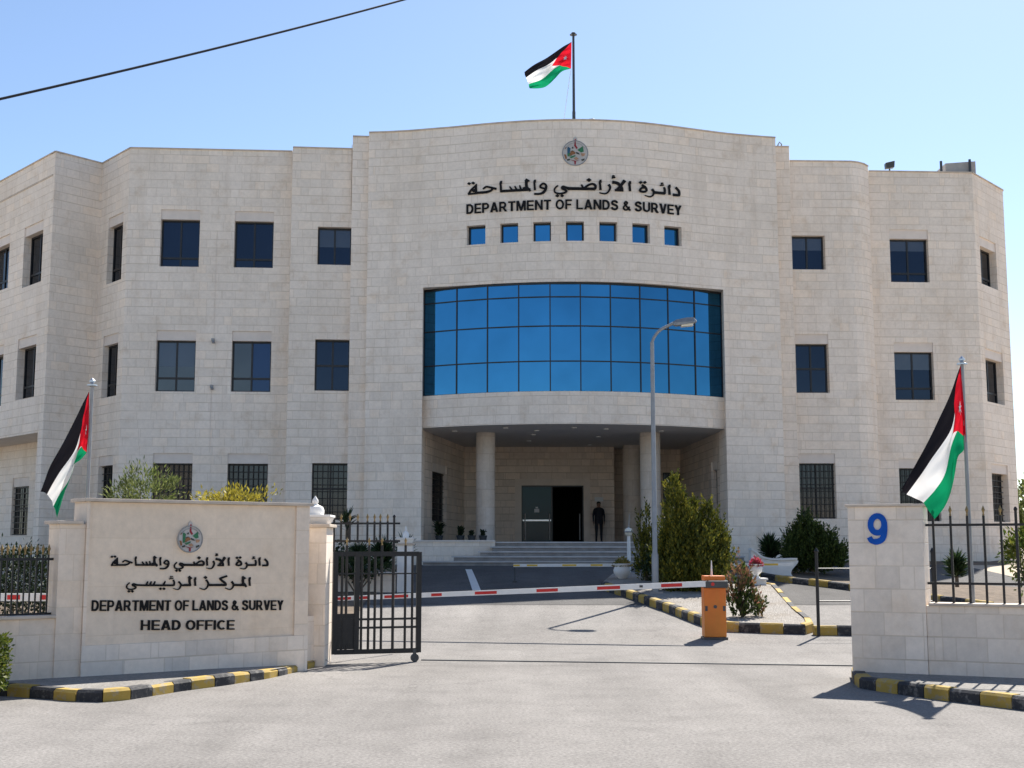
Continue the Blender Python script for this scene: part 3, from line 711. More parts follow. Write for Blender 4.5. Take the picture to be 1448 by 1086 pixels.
def kerb(pts, inward, w=0.17, h=0.15, blk=0.5, start=0, hf=None):
    """painted kerb stones along a polyline on the ground; inward = +1/-1 side of the stone body"""
    p = [Vector((a[0], a[1])) for a in pts]; cum = [0.0]
    for a, b in zip(p, p[1:]): cum.append(cum[-1] + (b - a).length)
    def at(s):
        for i in range(len(p) - 1):
            if s <= cum[i + 1] or i == len(p) - 2:
                k = (s - cum[i]) / max(1e-6, cum[i + 1] - cum[i]); return p[i].lerp(p[i + 1], k), (p[i + 1] - p[i]).normalized()
    def nrm(s):
        d = (at(min(cum[-1], s + 0.1))[0] - at(max(0, s - 0.1))[0]).normalized(); return Vector((-d.y, d.x)) * inward
    mb = MB(); n = max(1, int(round(cum[-1] / blk))); j = start; s = 0.0
    rr = random.Random(len(pts) * 13 + int(cum[-1] * 7))
    lens = [rr.uniform(0.85, 1.15) for _ in range(n)]; tot = sum(lens); c = 0.03
    for i in range(n):
        e = s + cum[-1] * lens[i] / tot; s0, s1 = s + 0.006, e - 0.006; s = e
        dh = rr.uniform(-0.008, 0.008); off = rr.uniform(-0.006, 0.006)
        sub = 3; prev = None
        for k in range(sub + 1):
            t = s0 + (s1 - s0) * k / sub; q = at(t)[0]; nn = nrm(t); z = g(q.y)
            def pt(a, b): v = q + nn * (a + off); return (v.x, v.y, z + b)
            hh = h * (hf(q) if hf else 1.0) + dh; cur = [pt(0, -0.12), pt(0.0, hh - c), pt(c, hh), pt(w - 0.01, hh), pt(w, -0.12)]
            if prev:
                for m in range(4): mb.face([prev[m], cur[m], cur[m + 1], prev[m + 1]], j % 2)
            if k in (0, sub): mb.face(cur, j % 2)
            prev = cur
        j += 1
    return tag(mb.build('kerb', ['kerb_yellow', 'kerb_black'], merge=True), kind='structure')

KL = [G(-170, 972), G(-60, 981), G(14, 985), G(60, 988.5), G(100, 992), G(146, 993), G(181, 990), G(257, 977.5), G(321, 969), G(381, 959.5), G(413, 952), G(436, 946), G(455, 939.6)]
kerb(KL, 1, blk=0.36, h=0.132, hf=lambda q: 1 - 0.32 * max(0.0, min(1.0, (q.y - 16.6) / 1.8)))
def zl(y): return 0.125 - 0.035 * max(0.0, min(1.0, (y - 16.6) / 1.8))
polysheet('pavement', [(v.x + 0.02, v.y + 0.13) for v in KL] + [(-2.62, 18.7), (-3.2, 20.6), (-14, 20.6)], 'pave_slab', 0, zl)
def zl(y): return 0.125
KR = [G(1204, 958), G(1206, 966), G(1216, 973.6), G(1264, 981), G(1334, 991), G(1408, 1000), G(1448, 1005), G(1560, 1020), G(1700, 1040)]
kerb(KR, 1, blk=0.40, h=0.145)
polysheet('pavement', [(v.x + 0.03, v.y + 0.13) for v in KR] + [(14, 18), (4.75, 17.4)], 'pave_slab', 0, zl)

# island between the two lanes
KI = [G(850, 833), G(858, 837), G(900, 850.5), G(945, 867), G(985, 883), G(1006, 890.5), G(1030, 894), G(1085, 896), G(1140, 897.5), G(1151, 894)]
kerb(KI, 1, h=0.19, blk=0.42, start=1)
KI2 = [G(1151, 893), G(1147, 884), G(1128, 868), G(1110, 848), G(1097, 833.5), G(1075, 831)]
kerb(KI2, 1, h=0.155, blk=0.9, start=0, w=0.15)
polysheet('gravel_bed', [(v.x, v.y + 0.06) for v in KI] + [(v.x - 0.06, v.y) for v in KI2] + [(G(1045, 820).x, G(1045, 820).y), (G(870, 815).x, G(870, 815).y)], 'gravel', 0.13)
# kerb piece by the right gate leaf
kerb([G(1152, 899), G(1175, 899), G(1205, 899.5), G(1290, 901)], 1, h=0.19, blk=0.5, start=0)
# far kerb of the bed along the building
KF = [G(1060, 816), G(1082, 820), G(1115, 825), G(1160, 830), G(1205, 836), G(1290, 848), G(1400, 862)]
kerb(KF, 1, h=0.17, blk=0.62, start=0)
polysheet('planting_bed', [(v.x, v.y + 0.1) for v in KF] + [(30, G(1400, 862).y), (30, 47), (6, 47)], 'soil', 0.10)
# bed left of the drive
KB = [G(596, 851), G(590, 830), G(592, 803)]
polysheet('planting_bed', [(-3.2, 24.6), (-3.4, 30), (-3.25, 41.0), (-30, 47), (-30, 20.6), (-3.6, 20.6)], 'soil', 0.03)
# painted line on the forecourt
a, b, c2, d2 = G(658, 806), G(667, 806), G(680, 836), G(668, 836)
mb = MB()
for i in range(12):
    q = [a.lerp(d2, i / 12), b.lerp(c2, i / 12), b.lerp(c2, (i + 1) / 12), a.lerp(d2, (i + 1) / 12)]
    mb.face([(v.x, v.y, g(v.y) + 0.022) for v in q])
tag(mb.build('road_marking', 'white_paint'), kind='structure')

# ------------------------------------------------------------------ the office building
ROOT = empty('office_building', (0, 44, 0), 'long pale limestone government building with a bulging centre block and blue glass front', 'building')
Zw = P(414.4, 209.2, 43.2).z; Zp = P(510, 194, 43.0).z; Zc = P(522, 188.3, 42.8).z
def pl(lst, z): return [PZ(x, y, z).xy for x, y in lst]
# left wing, from beyond the frame to the flank
A0, A1, A2, A3, A4 = pl([(0, 258), (79, 215), (145, 232), (185, 210), (413.5, 215)], Zw)
Aext = A0 + (A0 - A1) * 2.5
B0, B1 = pl([(414.4, 209.2), (499, 211.6)], Zw)
p0, p1 = pl([(499, 193.7), (522, 194.4)], Zp)
CPTS = [(521.9, 188.3), (547, 187.6), (581, 185.8), (604, 183.9), (638, 181.2), (661, 179.0), (688, 176.4), (718, 174.1), (752, 172.0), (786, 170.8), (811, 170.5), (845.6, 171.0), (880, 172.6), (914, 175.5), (948, 179.6), (977.8, 183.6), (1005, 187.2), (1028, 190.0), (1050.7, 192.1), (1073.5, 194.0), (1096.3, 195.6)]
cp = pl(CPTS, Zc)
def resample(pts, k=3):
    q = smooth_path([tuple(p) for p in pts], k); return [Vector(a) for a in q]
cp = resample(cp, 3)
r0, r1 = pl([(1096.3, 208.3), (1115.6, 208.5)], Zp)
E0, E1, E2, E3, E4 = pl([(1116.5, 228.4), (1203, 229.3), (1213, 230.5), (1221, 232.6), (1227, 236)], Zw)
W0, W1, W2 = pl([(1228, 242.8), (1374.5, 245), (1418, 270)], Zw)
Wext = W2 + Vector((1.5, 16))
SEG = {'bay': Seg([Aext, A1]), 'bay_side': Seg([A1, A2]), 'chamfer': Seg([A2, A3]), 'wing': Seg([A3, A4]),
       'flank': Seg([B0, B1]), 'pier': Seg([p0, p1]), 'centre': Seg(cp), 'pier2': Seg([r0, r1]),
       'flank2': Seg([E0, E1, E2, E3, E4]), 'wing2': Seg([W0, W1]), 'chamfer2': Seg([W1, W2]), 'end': Seg([W2, Wext])}
TOP = dict(bay=Zw, bay_side=Zw, chamfer=Zw, wing=Zw, flank=Zw, pier=Zp, centre=Zc, pier2=Zp, flank2=Zw, wing2=Zw, chamfer2=Zw, end=Zw)
OPS = {k: [] for k in SEG}
WIN = []
def op(seg, x0, y0, x1, y1, lh=0.0, d=0.28, **kw):
    s0, s1, z0, z1 = SEG[seg].rect(x0, y0, x1, y1)
    o = dict(s0=min(s0, s1), s1=max(s0, s1), z0=z0, z1=z1, d=d, lh=lh); OPS[seg].append(o)
    if kw.pop('win', True): WIN.append((seg, o, kw))
    return o
LH = 0.34
for (x0, y0, x1, y1) in ((226.5, 310, 282, 377), (331, 312.5, 386.5, 378.5)): op('wing', x0, y0, x1, y1, LH, hm=(0.20,))
op('wing', 220, 481, 276, 553.5, LH, hm=(0.27,), glass='grey_glass', blind=(.5, .97)); op('wing', 327, 482, 383, 554, LH, hm=(0.27,), glass='grey_glass', alt='painted_sky_glass')
for (x0, y0, x1, y1) in ((214.5, 655, 271, 738), (320.5, 655.5, 378, 738)): op('wing', x0, y0, x1, y1, LH, hm=(0.55,), grille=True, glass='barred_glass')
op('chamfer', 152, 318, 172.5, 398, LH, hm=(0.25,)); op('chamfer', 144.5, 487, 165.5, 561, LH, hm=(0.25,)); op('chamfer', 137.5, 658.5, 158, 738, LH, hm=(0.55,), grille=True, glass='barred_glass')
op('bay', 33, 330, 59.3, 402, LH, d=0.34, hm=(0.25,)); op('bay', 23.5, 490, 49.5, 563, LH, d=0.34, hm=(0.25,))
op('bay', -18, 350, 12, 412, LH, d=0.34, hm=(0.25,)); op('bay', -29, 505, 3, 577, LH, d=0.34, hm=(0.25,))
rec = op('bay', -140, 650, 48, 800, 0, d=1.6, win=False)
zr = SEG['bay'].hit(47, 612.5)[1]; rec['z1'] = zr; rec['z0'] = 0.02; rec['s0'] = 0.3
op('flank', 449, 321, 497, 374.5, 0, blind=(.5, .97)); op('flank', 445, 480, 494.5, 552.5, 0, hm=(0.5,)); op('flank', 440.5, 655, 492.5, 735, 0, hm=(0.55,), grille=True, glass='barred_glass')
op('flank2', 1119.5, 333, 1167, 381, 0, blind=(.6, .97)); op('flank2', 1125.5, 486, 1172.5, 555.5, LH, hm=(0.5,)); op('flank2', 1131, 655, 1182.5, 733.5, LH, hm=(0.55,), grille=True, glass='barred_glass')
op('wing2', 1259, 337.5, 1313.5, 399, LH, hm=(0.22,), blind=(.74, .97)); op('wing2', 1265.5, 497.5, 1321, 565.5, LH, hm=(0.25,), blind=(.64, .97)); op('wing2', 1272.5, 662, 1330, 737, LH, hm=(0.55,), grille=True, glass='barred_glass')
op('chamfer2', 1387, 352, 1409.5, 405, LH, d=0.34, hm=(0.25,)); op('chamfer2', 1395, 509, 1419.5, 570, LH, d=0.34, hm=(0.25,)); op('chamfer2', 1404, 670, 1427, 738, LH, d=0.34, hm=(0.55,), grille=True, glass='barred_glass')
CS = SEG['centre']
for i, x in enumerate((660, 707.2, 753.8, 800.4, 847.6, 894.2, 939.4)):
    s0, s1, _, _ = CS.rect(x, 315, x + (26.4, 25.5, 25.3, 25.6, 25.4, 25, 24.4)[i], 340)
    o = dict(s0=s0, s1=s1, z0=CS.hit(813, 340.5)[1], z1=CS.hit(813, 313)[1], d=0.28); OPS['centre'].append(o); WIN.append(('centre', o, dict(vm=(), glass='blue_glass', name='square_window')))
sL, sR = CS.hit(597.5, 480)[0], CS.hit(1024.5, 490)[0]
zGT = CS.hit(811, 398)[1]
OPS['centre'].append(dict(s0=sL, s1=sR, z0=-0.2, z1=zGT, d=1.55, straight=True))
uo = 0.0
for k, s in SEG.items():
    mb = wall_mesh(s, -0.3, TOP[k], OPS[k], uo); uo += s.L
    mb.build('wall', ['facade_stone', 'plain_stone'], ROOT)
for seg, o, kw in WIN: window(SEG[seg], o, ROOT, **kw)
def plain_wall(name, a, b, z0, z1, mat='facade_stone', u=0.0, parent=ROOT):
    L = (Vector(b) - Vector(a)).length; mb = MB()
    mb.face([(a[0], a[1], z0), (b[0], b[1], z0), (b[0], b[1], z1), (a[0], a[1], z1)], 0, [(u, z0), (u + L, z0), (u + L, z1), (u, z1)])
    return mb.build(name, mat, parent)
# returns between the faces
plain_wall('wall', A4, B0 + Vector((0, 0.0)), -0.3, Zw, u=3)
plain_wall('wall', B1, p0, -0.3, Zp, u=5)
plain_wall('wall', p0, p0 + Vector((0, 1.5)), Zw - 0.1, Zp, u=5)
plain_wall('wall', p1, cp[0], -0.3, Zc, u=7); plain_wall('wall', cp[0], cp[0] + Vector((0, 2.0)), Zp - 0.1, Zc, u=7)
plain_wall('wall', cp[-1], r0, -0.3, Zc, u=9); plain_wall('wall', r0, r0 + Vector((0, 2)), Zp - 0.1, Zc, u=9)
plain_wall('wall', r1, E0, -0.3, Zp, u=11); plain_wall('wall', r1, r1 + Vector((0, 2)), Zw - 0.1, Zp, u=12)
plain_wall('wall', E4, W0, -0.3, Zw, u=13)
back = 66.0
plain_wall('wall', Wext, (Wext.x, back), -0.3, Zw, u=1); plain_wall('wall', (Wext.x, back), (Aext.x - 2, back), -0.3, Zw); plain_wall('wall', (Aext.x - 2, back), Aext, -0.3, Zw)
# roof slabs behind the parapets
outl = [Aext, A1, A2, A3, A4, B0, B1, p0, p1] + cp + [r0, r1, E0, E1, E2, E3, E4, W0, W1, W2, Wext, Vector((Wext.x, back)), Vector((Aext.x - 2, back))]
mb = MB(); bm = bmesh.new(); vs = [bm.verts.new((v.x, v.y, Zw - 0.9)) for v in outl]
es = [bm.edges.new((vs[i], vs[(i + 1) % len(vs)])) for i in range(len(vs))]; bmesh.ops.triangle_fill(bm, edges=es)
for f in bm.faces: mb.face([tuple(v.co) for v in f.verts])
bm.free(); mb.build('roof', 'soffit_paint', ROOT)
mb = MB(); cl = [cp[0] + Vector((0, 2.0)), *cp, cp[-1] + Vector((0, 2.0))]
mb.face([(v.x, v.y, Zc - 0.5) for v in cp] + [(cp[-1].x, 50, Zc - 0.5), (cp[0].x, 50, Zc - 0.5)]); mb.build('roof', 'soffit_paint', ROOT)
plain_wall('wall', (cp[0].x, 50), (cp[-1].x, 50), Zw - 1, Zc - 0.4); plain_wall('wall', cp[0], (cp[0].x, 50), Zw - 1, Zc); plain_wall('wall', cp[-1], (cp[-1].x, 50), Zw - 1, Zc)
# copings: thin capping stones along the parapets, a little proud of the face
for k, s in SEG.items():
    mb = MB(); segbox(mb, s, 0.002, s.L - 0.002, TOP[k] + 0.002, TOP[k] + 0.05, -0.035, 0.33); mb.build('coping', 'coping_stone', ROOT)
# thin projecting strip under the parapet of the bay
mb = MB(); z = SEG['bay'].hit(60, 255)[1]; segbox(mb, SEG['bay'], 0.2, SEG['bay'].L - 0.15, z - 0.03, z + 0.03, -0.02, 0.0); mb.build('moulding', 'coping_stone', ROOT)

# recess at the foot of the bay: back wall with a window
b = SEG['bay']; ra, rb = b.M(0.3, 0, 1.6), b.M(rec['s1'], 0, 1.6)
rs = Seg([ra.xy, rb.xy]); s0, s1, z0, z1 = rs.rect(16, 688, 39.5, 757)
ro = dict(s0=s0, s1=s1, z0=z0, z1=z1, d=0.2, lh=0.34)
wall_mesh(rs, 0, zr, [ro]).build('wall', ['facade_stone', 'plain_stone'], ROOT)
window(rs, ro, ROOT, hm=(0.55,), grille=True, glass='barred_glass')

# ---- blue curtain window on its own arc, white balcony band below it
fL, fR, fC = CS.M(sL, 0), CS.M(sR, 0), CS.M(CS.hit(811, 480)[0], 0)
def arcseg(dl, dc, n=20):
    a = fL.xy + Vector((0, dl)); b2 = fR.xy + Vector((0, dl)); mid = (a + b2) / 2; sag = mid.y - (fC.y + dc)
    return Seg([(a.lerp(b2, i / n)) - Vector((0, sag * (1 - (2 * i / n - 1) ** 2))) for i in range(n + 1)])
GS = arcseg(0.48, 0.10); BS = arcseg(0.34, -0.12)
zB1 = BS.hit(811, 553)[1]; zB0 = BS.hit(811, 599.3)[1]
CURT = GS
mux = [646, 689.4, 733.6, 778, 820.9, 863.5, 905.4, 944.9, 982.5]
ms = [0.03] + [GS.hit(x, 480)[0] for x in mux] + [GS.L - 0.03]
mz = [zB1 - 0.02, GS.hit(811, 510.5)[1], GS.hit(811, 460.8)[1], GS.hit(811, 419.6)[1], zGT - 0.02]
fr = MB()
for s in ms: segbox(fr, GS, s - 0.019, s + 0.019, mz[0], mz[-1], -0.03, 0.05)
for i, z in enumerate(mz):
    w = 0.019 if 0 < i < 4 else 0.05
    segbox(fr, GS, 0.0, GS.L, z - w, z + w, -0.02, 0.05)
cw = fr.build('curtain_window', 'window_frame', ROOT)
pn = MB(); rr = random.Random(3)
for i in range(10):
    for k in range(4):
        a0, a1 = rr.uniform(-.004, .004), rr.uniform(-.004, .004); t0 = rr.uniform(-.003, .003)
        pn.face([GS.M(ms[i], mz[k], a0), GS.M(ms[i + 1], mz[k], a1), GS.M(ms[i + 1], mz[k + 1], a1 + t0), GS.M(ms[i], mz[k + 1], a0 + t0)])
pn.build('pane', 'blue_glass', cw)
# space behind the glass is closed by a dark floor zone
mb = MB(); cs = BS.cuts(0, BS.L)
for a0, a1 in zip(cs, cs[1:]):
    mb.face([BS.M(a0, zB0), BS.M(a1, zB0), BS.M(a1, zB1), BS.M(a0, zB1)], 0, [(a0, zB0), (a1, zB0), (a1, zB1), (a0, zB1)])
    mb.face([BS.M(a0, zB1), BS.M(a1, zB1), BS.M(a1, zB1, 0.7), BS.M(a0, zB1, 0.7)], 1)
mb.build('balcony_band', ['facade_stone', 'plain_stone'], ROOT)

# ---- portico
ZL = P(760, 766, 41.4).z                     # landing level
Yb = 4.02 and (zB0 - EYE) / ray(760, 632)[1]  # depth of the back wall
pL = Vector((fL.x, fL.y + 1.55)); pR = Vector((fR.x, fR.y + 1.55))
bL = P(657, 640, Yb); bR = P(957, 640, Yb); bj = P(868, 640, Yb)
mb = MB()
mb.face([BS.M(s, zB0) for s in cs] + [(pR.x, pR.y, zB0), (bR.x + 0.4, Yb + 1.6, zB0), (bL.x - 0.3, Yb + 1.6, zB0), (pL.x, pL.y, zB0)])
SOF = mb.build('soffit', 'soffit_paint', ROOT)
for x, y in ((643, 609), (715, 604.5), (759, 608.5), (754, 614), (748, 623), (857, 606), (846, 617), (834, 628.5), (812, 604), (935, 609)):
    v = PZ(x, y, zB0); dl = MB(); dl.lathe((v.x, v.y, zB0 - 0.03), [(0.085, 0.028), (0.09, 0.0), (0.06, 0.0), (0.055, 0.02)], 12)
    dl.build('downlight', 'white_paint', SOF)
S1 = Seg([pL, bL.xy]); S2 = Seg([bL.xy, bj.xy]); S3 = Seg([(bj.x, Yb), (bj.x + 0.02, Yb + 1.3)]); S4 = Seg([(bj.x, Yb + 1.3), (bR.x + 0.3, Yb + 1.3)]); S5 = Seg([(bR.x + 0.3, Yb + 1.3), pR])
def portico(seg, ops, u):
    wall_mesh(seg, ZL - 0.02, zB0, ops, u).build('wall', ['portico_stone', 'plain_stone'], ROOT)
def rop(seg, x0, y0, x1, y1, lh, d): s0, s1, z0, z1 = seg.rect(x0, y0, x1, y1); return dict(s0=min(s0, s1), s1=max(s0, s1), z0=z0, z1=z1, lh=lh, d=d)
w1 = rop(S1, 611, 668, 631.5, 738, 0.3, 0.25); portico(S1, [w1], 0); window(S1, w1, ROOT, hm=(0.55,), grille=True, glass='barred_glass')
do = rop(S2, 737.5, 686.5, 825.5, 770, 0, 0.22); do['z0'] = ZL - 0.01; portico(S2, [do], 10)
portico(S3, [], 20)
w3 = rop(S4, 938, 668, 969, 760, 0, 0.2); portico(S4, [w3], 30); window(S4, w3, ROOT, vm=(), glass='barred_glass')
w4 = rop(S5, 1006.5, 664, 1014.5, 728, 0.3, 0.25); portico(S5, [w4], 40); window(S5, w4, ROOT, hm=(0.55,), glass='barred_glass')
# door surround, door frame, one closed glass leaf, one open onto the dark lobby
mb = MB(); t = 0.26; a0, a1, z1 = do['s0'], do['s1'], do['z1']
for r in ((a0 - t, a0, ZL, z1), (a1, a1 + t, ZL, z1), (a0 - t, a1 + t, z1, z1 + t)): segbox(mb, S2, *r, -0.05, 0.0)
mb.build('door_surround', 'portico_plain', ROOT)
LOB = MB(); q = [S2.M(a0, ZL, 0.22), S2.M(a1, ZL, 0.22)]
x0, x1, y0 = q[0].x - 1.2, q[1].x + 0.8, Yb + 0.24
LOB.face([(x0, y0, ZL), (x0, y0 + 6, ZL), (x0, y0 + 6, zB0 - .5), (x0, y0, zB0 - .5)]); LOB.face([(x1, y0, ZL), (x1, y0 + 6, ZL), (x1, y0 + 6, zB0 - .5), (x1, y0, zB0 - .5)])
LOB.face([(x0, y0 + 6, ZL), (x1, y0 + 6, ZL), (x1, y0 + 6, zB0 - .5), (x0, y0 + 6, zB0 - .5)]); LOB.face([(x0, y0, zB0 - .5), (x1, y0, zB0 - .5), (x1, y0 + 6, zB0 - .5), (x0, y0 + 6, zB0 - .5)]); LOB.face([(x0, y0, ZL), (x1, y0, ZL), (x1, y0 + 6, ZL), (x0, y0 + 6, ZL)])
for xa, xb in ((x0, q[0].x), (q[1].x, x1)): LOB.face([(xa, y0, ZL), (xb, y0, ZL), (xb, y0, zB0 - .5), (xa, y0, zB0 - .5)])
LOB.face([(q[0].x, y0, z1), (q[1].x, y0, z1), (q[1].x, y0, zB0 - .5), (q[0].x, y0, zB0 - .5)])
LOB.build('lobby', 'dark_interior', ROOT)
mb = MB()
am = a0 + (a1 - a0) * 0.49
for r in ((a0, a0 + 0.04, ZL, z1), (a1 - 0.05, a1, ZL, z1), (a0 + .04, a1 - .05, z1 - 0.05, z1), (am - 0.03, am + 0.03, ZL, z1 - .05)): segbox(mb, S2, *r, 0.12, 0.19)
DR = mb.build('entrance_door', 'window_frame', ROOT)
mb = MB(); mb.face([S2.M(a0 + .04, ZL, .155), S2.M(am - .03, ZL, .155), S2.M(am - .03, z1 - .05, .155), S2.M(a0 + .04, z1 - .05, .155)]); mb.build('glass_leaf', 'door_glass', DR)
for s in (a0 + 0.14, am - 0.10, a1 - 0.16):
    mb = MB(); mb.tube([S2.M(s, ZL + 0.1, 0.06), S2.M(s, ZL + 1.15, 0.06)], 0.025, 8); mb.build('pull_handle', 'steel', DR)
mb = MB(); zz = ZL + 0.88; mb.beam(S2.M(a0 + .05, zz, .10), S2.M(am - .04, zz, .10), 0.03, 0.06)
mb.build('push_bar', 'steel', DR)
mb = MB(); cx = (a0 + am) / 2
for k, (dx, dz, w, h) in enumerate(((0, 1.20, .20, .14), (0, 1.36, .10, .06))): segbox(mb, S2, cx + dx - w / 2, cx + dx + w / 2, ZL + dz, ZL + dz + h, .146, .152)
mb.build('door_sticker', 'paper_sign', DR)
mb = MB(); s0, s1, z0, z1b = S2.rect(841, 703, 853, 709); segbox(mb, S2, s0, s1, z0, z1b, -0.02, 0); mb.build('wall_plate', 'paper_sign', ROOT)
# round piers
def pier(px, D, r):
    v = P(px, 690, D); prof = [(r, ZL - zB0 + (zB0 - ZL))]
    mb = MB(); n = 28; hz = 0.42; z = ZL
    for k in range(n):
        a, b2 = 2 * pi * k / n, 2 * pi * (k + 1) / n
        mb.face([(v.x + r * cos(a), v.y + r * sin(a), ZL), (v.x + r * cos(b2), v.y + r * sin(b2), ZL), (v.x + r * cos(b2), v.y + r * sin(b2), zB0), (v.x + r * cos(a), v.y + r * sin(a), zB0)], 0, [(a * r, ZL), (b2 * r, ZL), (b2 * r, zB0), (a * r, zB0)])
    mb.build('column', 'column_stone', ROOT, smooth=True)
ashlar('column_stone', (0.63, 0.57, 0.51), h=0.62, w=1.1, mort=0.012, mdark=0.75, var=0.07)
pier(686.5, 44.8, 0.335); pier(920, 44.8, 0.36); pier(893.5, 50.5, 0.35)
# landing and steps
mb = MB(); xl, xr = P(590, 770, 42.0).x, P(996, 770, 42.0).x
Y0 = 41.4; n = 5
gz = RAMPZ; rise = (ZL - gz) / n
mb.box(xl - 0.4, xr + 0.4, Y0 + 0.06, Yb + 2, gz - 0.2, ZL - 0.045, 1); mb.box(xl - 0.4, xr + 0.4, Y0, Yb + 2, ZL - 0.0445, ZL - 0.001, 0)
mb.build('landing', ['step_stone', 'shaded_riser'], ROOT)
lx = [700, 694, 677, 640, 597]
for k in range(n - 1):
    mb = MB(); z1s = ZL - rise * (k + 1); x = P(lx[k + 1], 780, Y0 - 0.35 * k).x
    yf = Y0 - 0.36 * (k + 1)
    mb.box(x + 0.05, xr + 0.4 + 0.3 * k, yf + 0.06, Y0 - 0.36 * k, gz - 0.2, z1s - 0.042); mb.box(x - 0.02, xr + 0.42 + 0.3 * k, yf, Y0 - 0.36 * k - 0.001, z1s - 0.0415, z1s, 1)
    mb.build('step', ['shaded_riser', 'step_stone'], ROOT)
mb = MB(); xe = P(700, 770, 41.3).x
s = Seg([(xl - 0.42, Y0 - 0.02), (xe, Y0 - 0.02)]); mb.face([s.M(0, gz - .2), s.M(s.L, gz - .2), s.M(s.L, ZL), s.M(0, ZL)], 0, [(0, 1), (s.L, 1), (s.L, 1 + ZL - gz + .2), (0, 1 + ZL - gz + .2)])
mb.build('wall', 'pillar_stone', ROOT)
mb = MB(); mb.box(xl - 0.45, xe, Y0 - 0.07, Y0 + 0.3, ZL + 0.001, ZL + 0.05); mb.build('coping', 'plain_stone', ROOT)

# ---- lettering and crest on the centre block
sa, sb = CS.hit(660, 292)[0], CS.hit(963, 292)[0]
zb = CS.hit(811, 296.2)[1]; zt = CS.hit(811, 282.4)[1]
ink, wid = latin('DEPARTMENT OF LANDS & SURVEY')
kx = (sb - sa) / wid; kz = zt - zb
mb = MB(); ink.raise_on(mb, lambda x, y, d: CS.M(sa + x * kx, zb + y * kz, d), -0.01, -0.05); mb.build('lettering', 'letter_black', ROOT)
sa2, sb2 = CS.hit(661, 262)[0], CS.hit(962, 262)[0]; zbase = CS.hit(811, 267.2)[1]
k2 = (sb2 - sa2) / (379.8 - 155.8)
mb = MB(); arabic(1).raise_on(mb, lambda x, y, d: CS.M(sa2 + (x - 155.8) * k2, zbase + (799.0 - y) * k2 * 0.90, d), -0.01, -0.05); mb.build('lettering', 'letter_black', ROOT)
s0, z0 = CS.hit(813.3, 216.8)
er = CS.hit(813.3, 199)[1] - z0
emblem(ROOT, lambda x, y, d: CS.M(s0 + x * er, z0 + y * er, d), er, blue=True)
# small fixtures on the wing wall with their conduit
ws = SEG['wing']
for x, y in ((301.5, 481), (299.5, 546.5)):
    s0, z0 = ws.hit(x, y); mb = MB(); segbox(mb, ws, s0 - .05, s0 + .05, z0 - .05, z0 + .05, -0.10, 0.0); mb.lathe(ws.M(s0 + 0.03, z0 - 0.13, -0.12), [(0.05, 0), (0.06, 0.04), (0.03, 0.10)], 10); mb.build('wall_fixture', 'grey_metal', ROOT)
s0, za = ws.hit(299, 548); s1, zb_ = ws.hit(296, 640)
mb = MB(); mb.tube([ws.M(s0, za, -0.012), ws.M(s0, zb_, -0.012)], 0.01, 6); mb.build('conduit', 'plain_stone', ROOT); mb = MB(); mb.tube([ws.M(s0 + .03, ws.hit(302, 470)[1], -0.012), ws.M(s0 + .03, ws.hit(303, 330)[1], -0.012)], 0.006, 6); mb.build('conduit', 'plain_stone', ROOT)
v = P(504, 200, 43.0); mb = MB(); q = SEG['flank'].M(SEG['flank'].L - 0.03, 0, -0.02); mb.tube([(q.x, q.y, SEG['flank'].hit(497, 205)[1]), (q.x, q.y, SEG['flank'].hit(499, 297)[1])], 0.010, 6); mb.build('conduit', 'coping_stone', ROOT)

# ------------------------------------------------------------------ sign wall and perimeter wall on the left
def box_wall(mb, seg, s0, s1, z0, z1, d0, d1):
    segbox_uv(mb, seg, s0, s1, z0, z1, d0, d1)
def segbox_uv(mb, seg, s0, s1, z0, z1, d0, d1, mi=0, u=0.0):
    a, b = seg.M(s0, 0, d0).xy, seg.M(s1, 0, d0).xy; c, e = seg.M(s1, 0, d1).xy, seg.M(s0, 0, d1).xy
    ring = [a, b, c, e]; uu = u + s0
    for p, q in zip(ring, ring[1:] + ring[:1]):
        L = (q - p).length
        mb.face([(p.x, p.y, z0), (q.x, q.y, z0), (q.x, q.y, z1), (p.x, p.y, z1)], mi, [(uu, z0), (uu + L, z0), (uu + L, z1), (uu, z1)]); uu += L
    mb.face([(p.x, p.y, z1) for p in ring], mi, [(0.3, 0.1)] * 4)
q0, q1 = P(104, 830, 16.35).xy, P(435, 830, 18.45).xy
dq = (q1 - q0)
SW = Seg([q0 - dq * 3, q0, q1])
xs = lambda x, y=830: SW.hit(x, y)[0]
sA, sB = xs(-420), xs(81); sC, sD, sE, sF = xs(118.5), xs(122.5), xs(416), xs(434)
ZS = 2.325
SIGN = empty('sign_wall', SW.M((sC + sF) / 2, 0.1, 0.2), 'beige stone sign wall with black bilingual lettering and round crest left of the gate', 'sign wall')
mb = MB(); segbox_uv(mb, SW, sC, sF, 0.0, ZS, 0.0, 0.42); mb.build('panel', 'sign_slab', SIGN) if False else None
ashlar('sign_slab', (0.83, 0.69, 0.54), h=0.62, w=1.5, mort=0.003, mdark=0.86, var=0.035, stain=0.25)
mb.build('panel', 'sign_slab', SIGN)
zpl = SW.hit(268, 906)[1]
mb = MB(); segbox_uv(mb, SW, sC - 0.004, sD, zpl + 0.002, ZS + 0.001, -0.03, 0.44); mb.build('edge_strip', 'sign_stone', SIGN)
mb = MB(); segbox_uv(mb, SW, sE, sF + 0.006, zpl + 0.002, ZS + 0.001, -0.03, 0.44); mb.build('edge_strip', 'sign_stone', SIGN)
mb = MB(); segbox_uv(mb, SW, sC - 0.006, sF + 0.010, 0.0, zpl, -0.034, 0.446, 0, 0.4); mb.build('plinth', 'pillar_stone', SIGN)
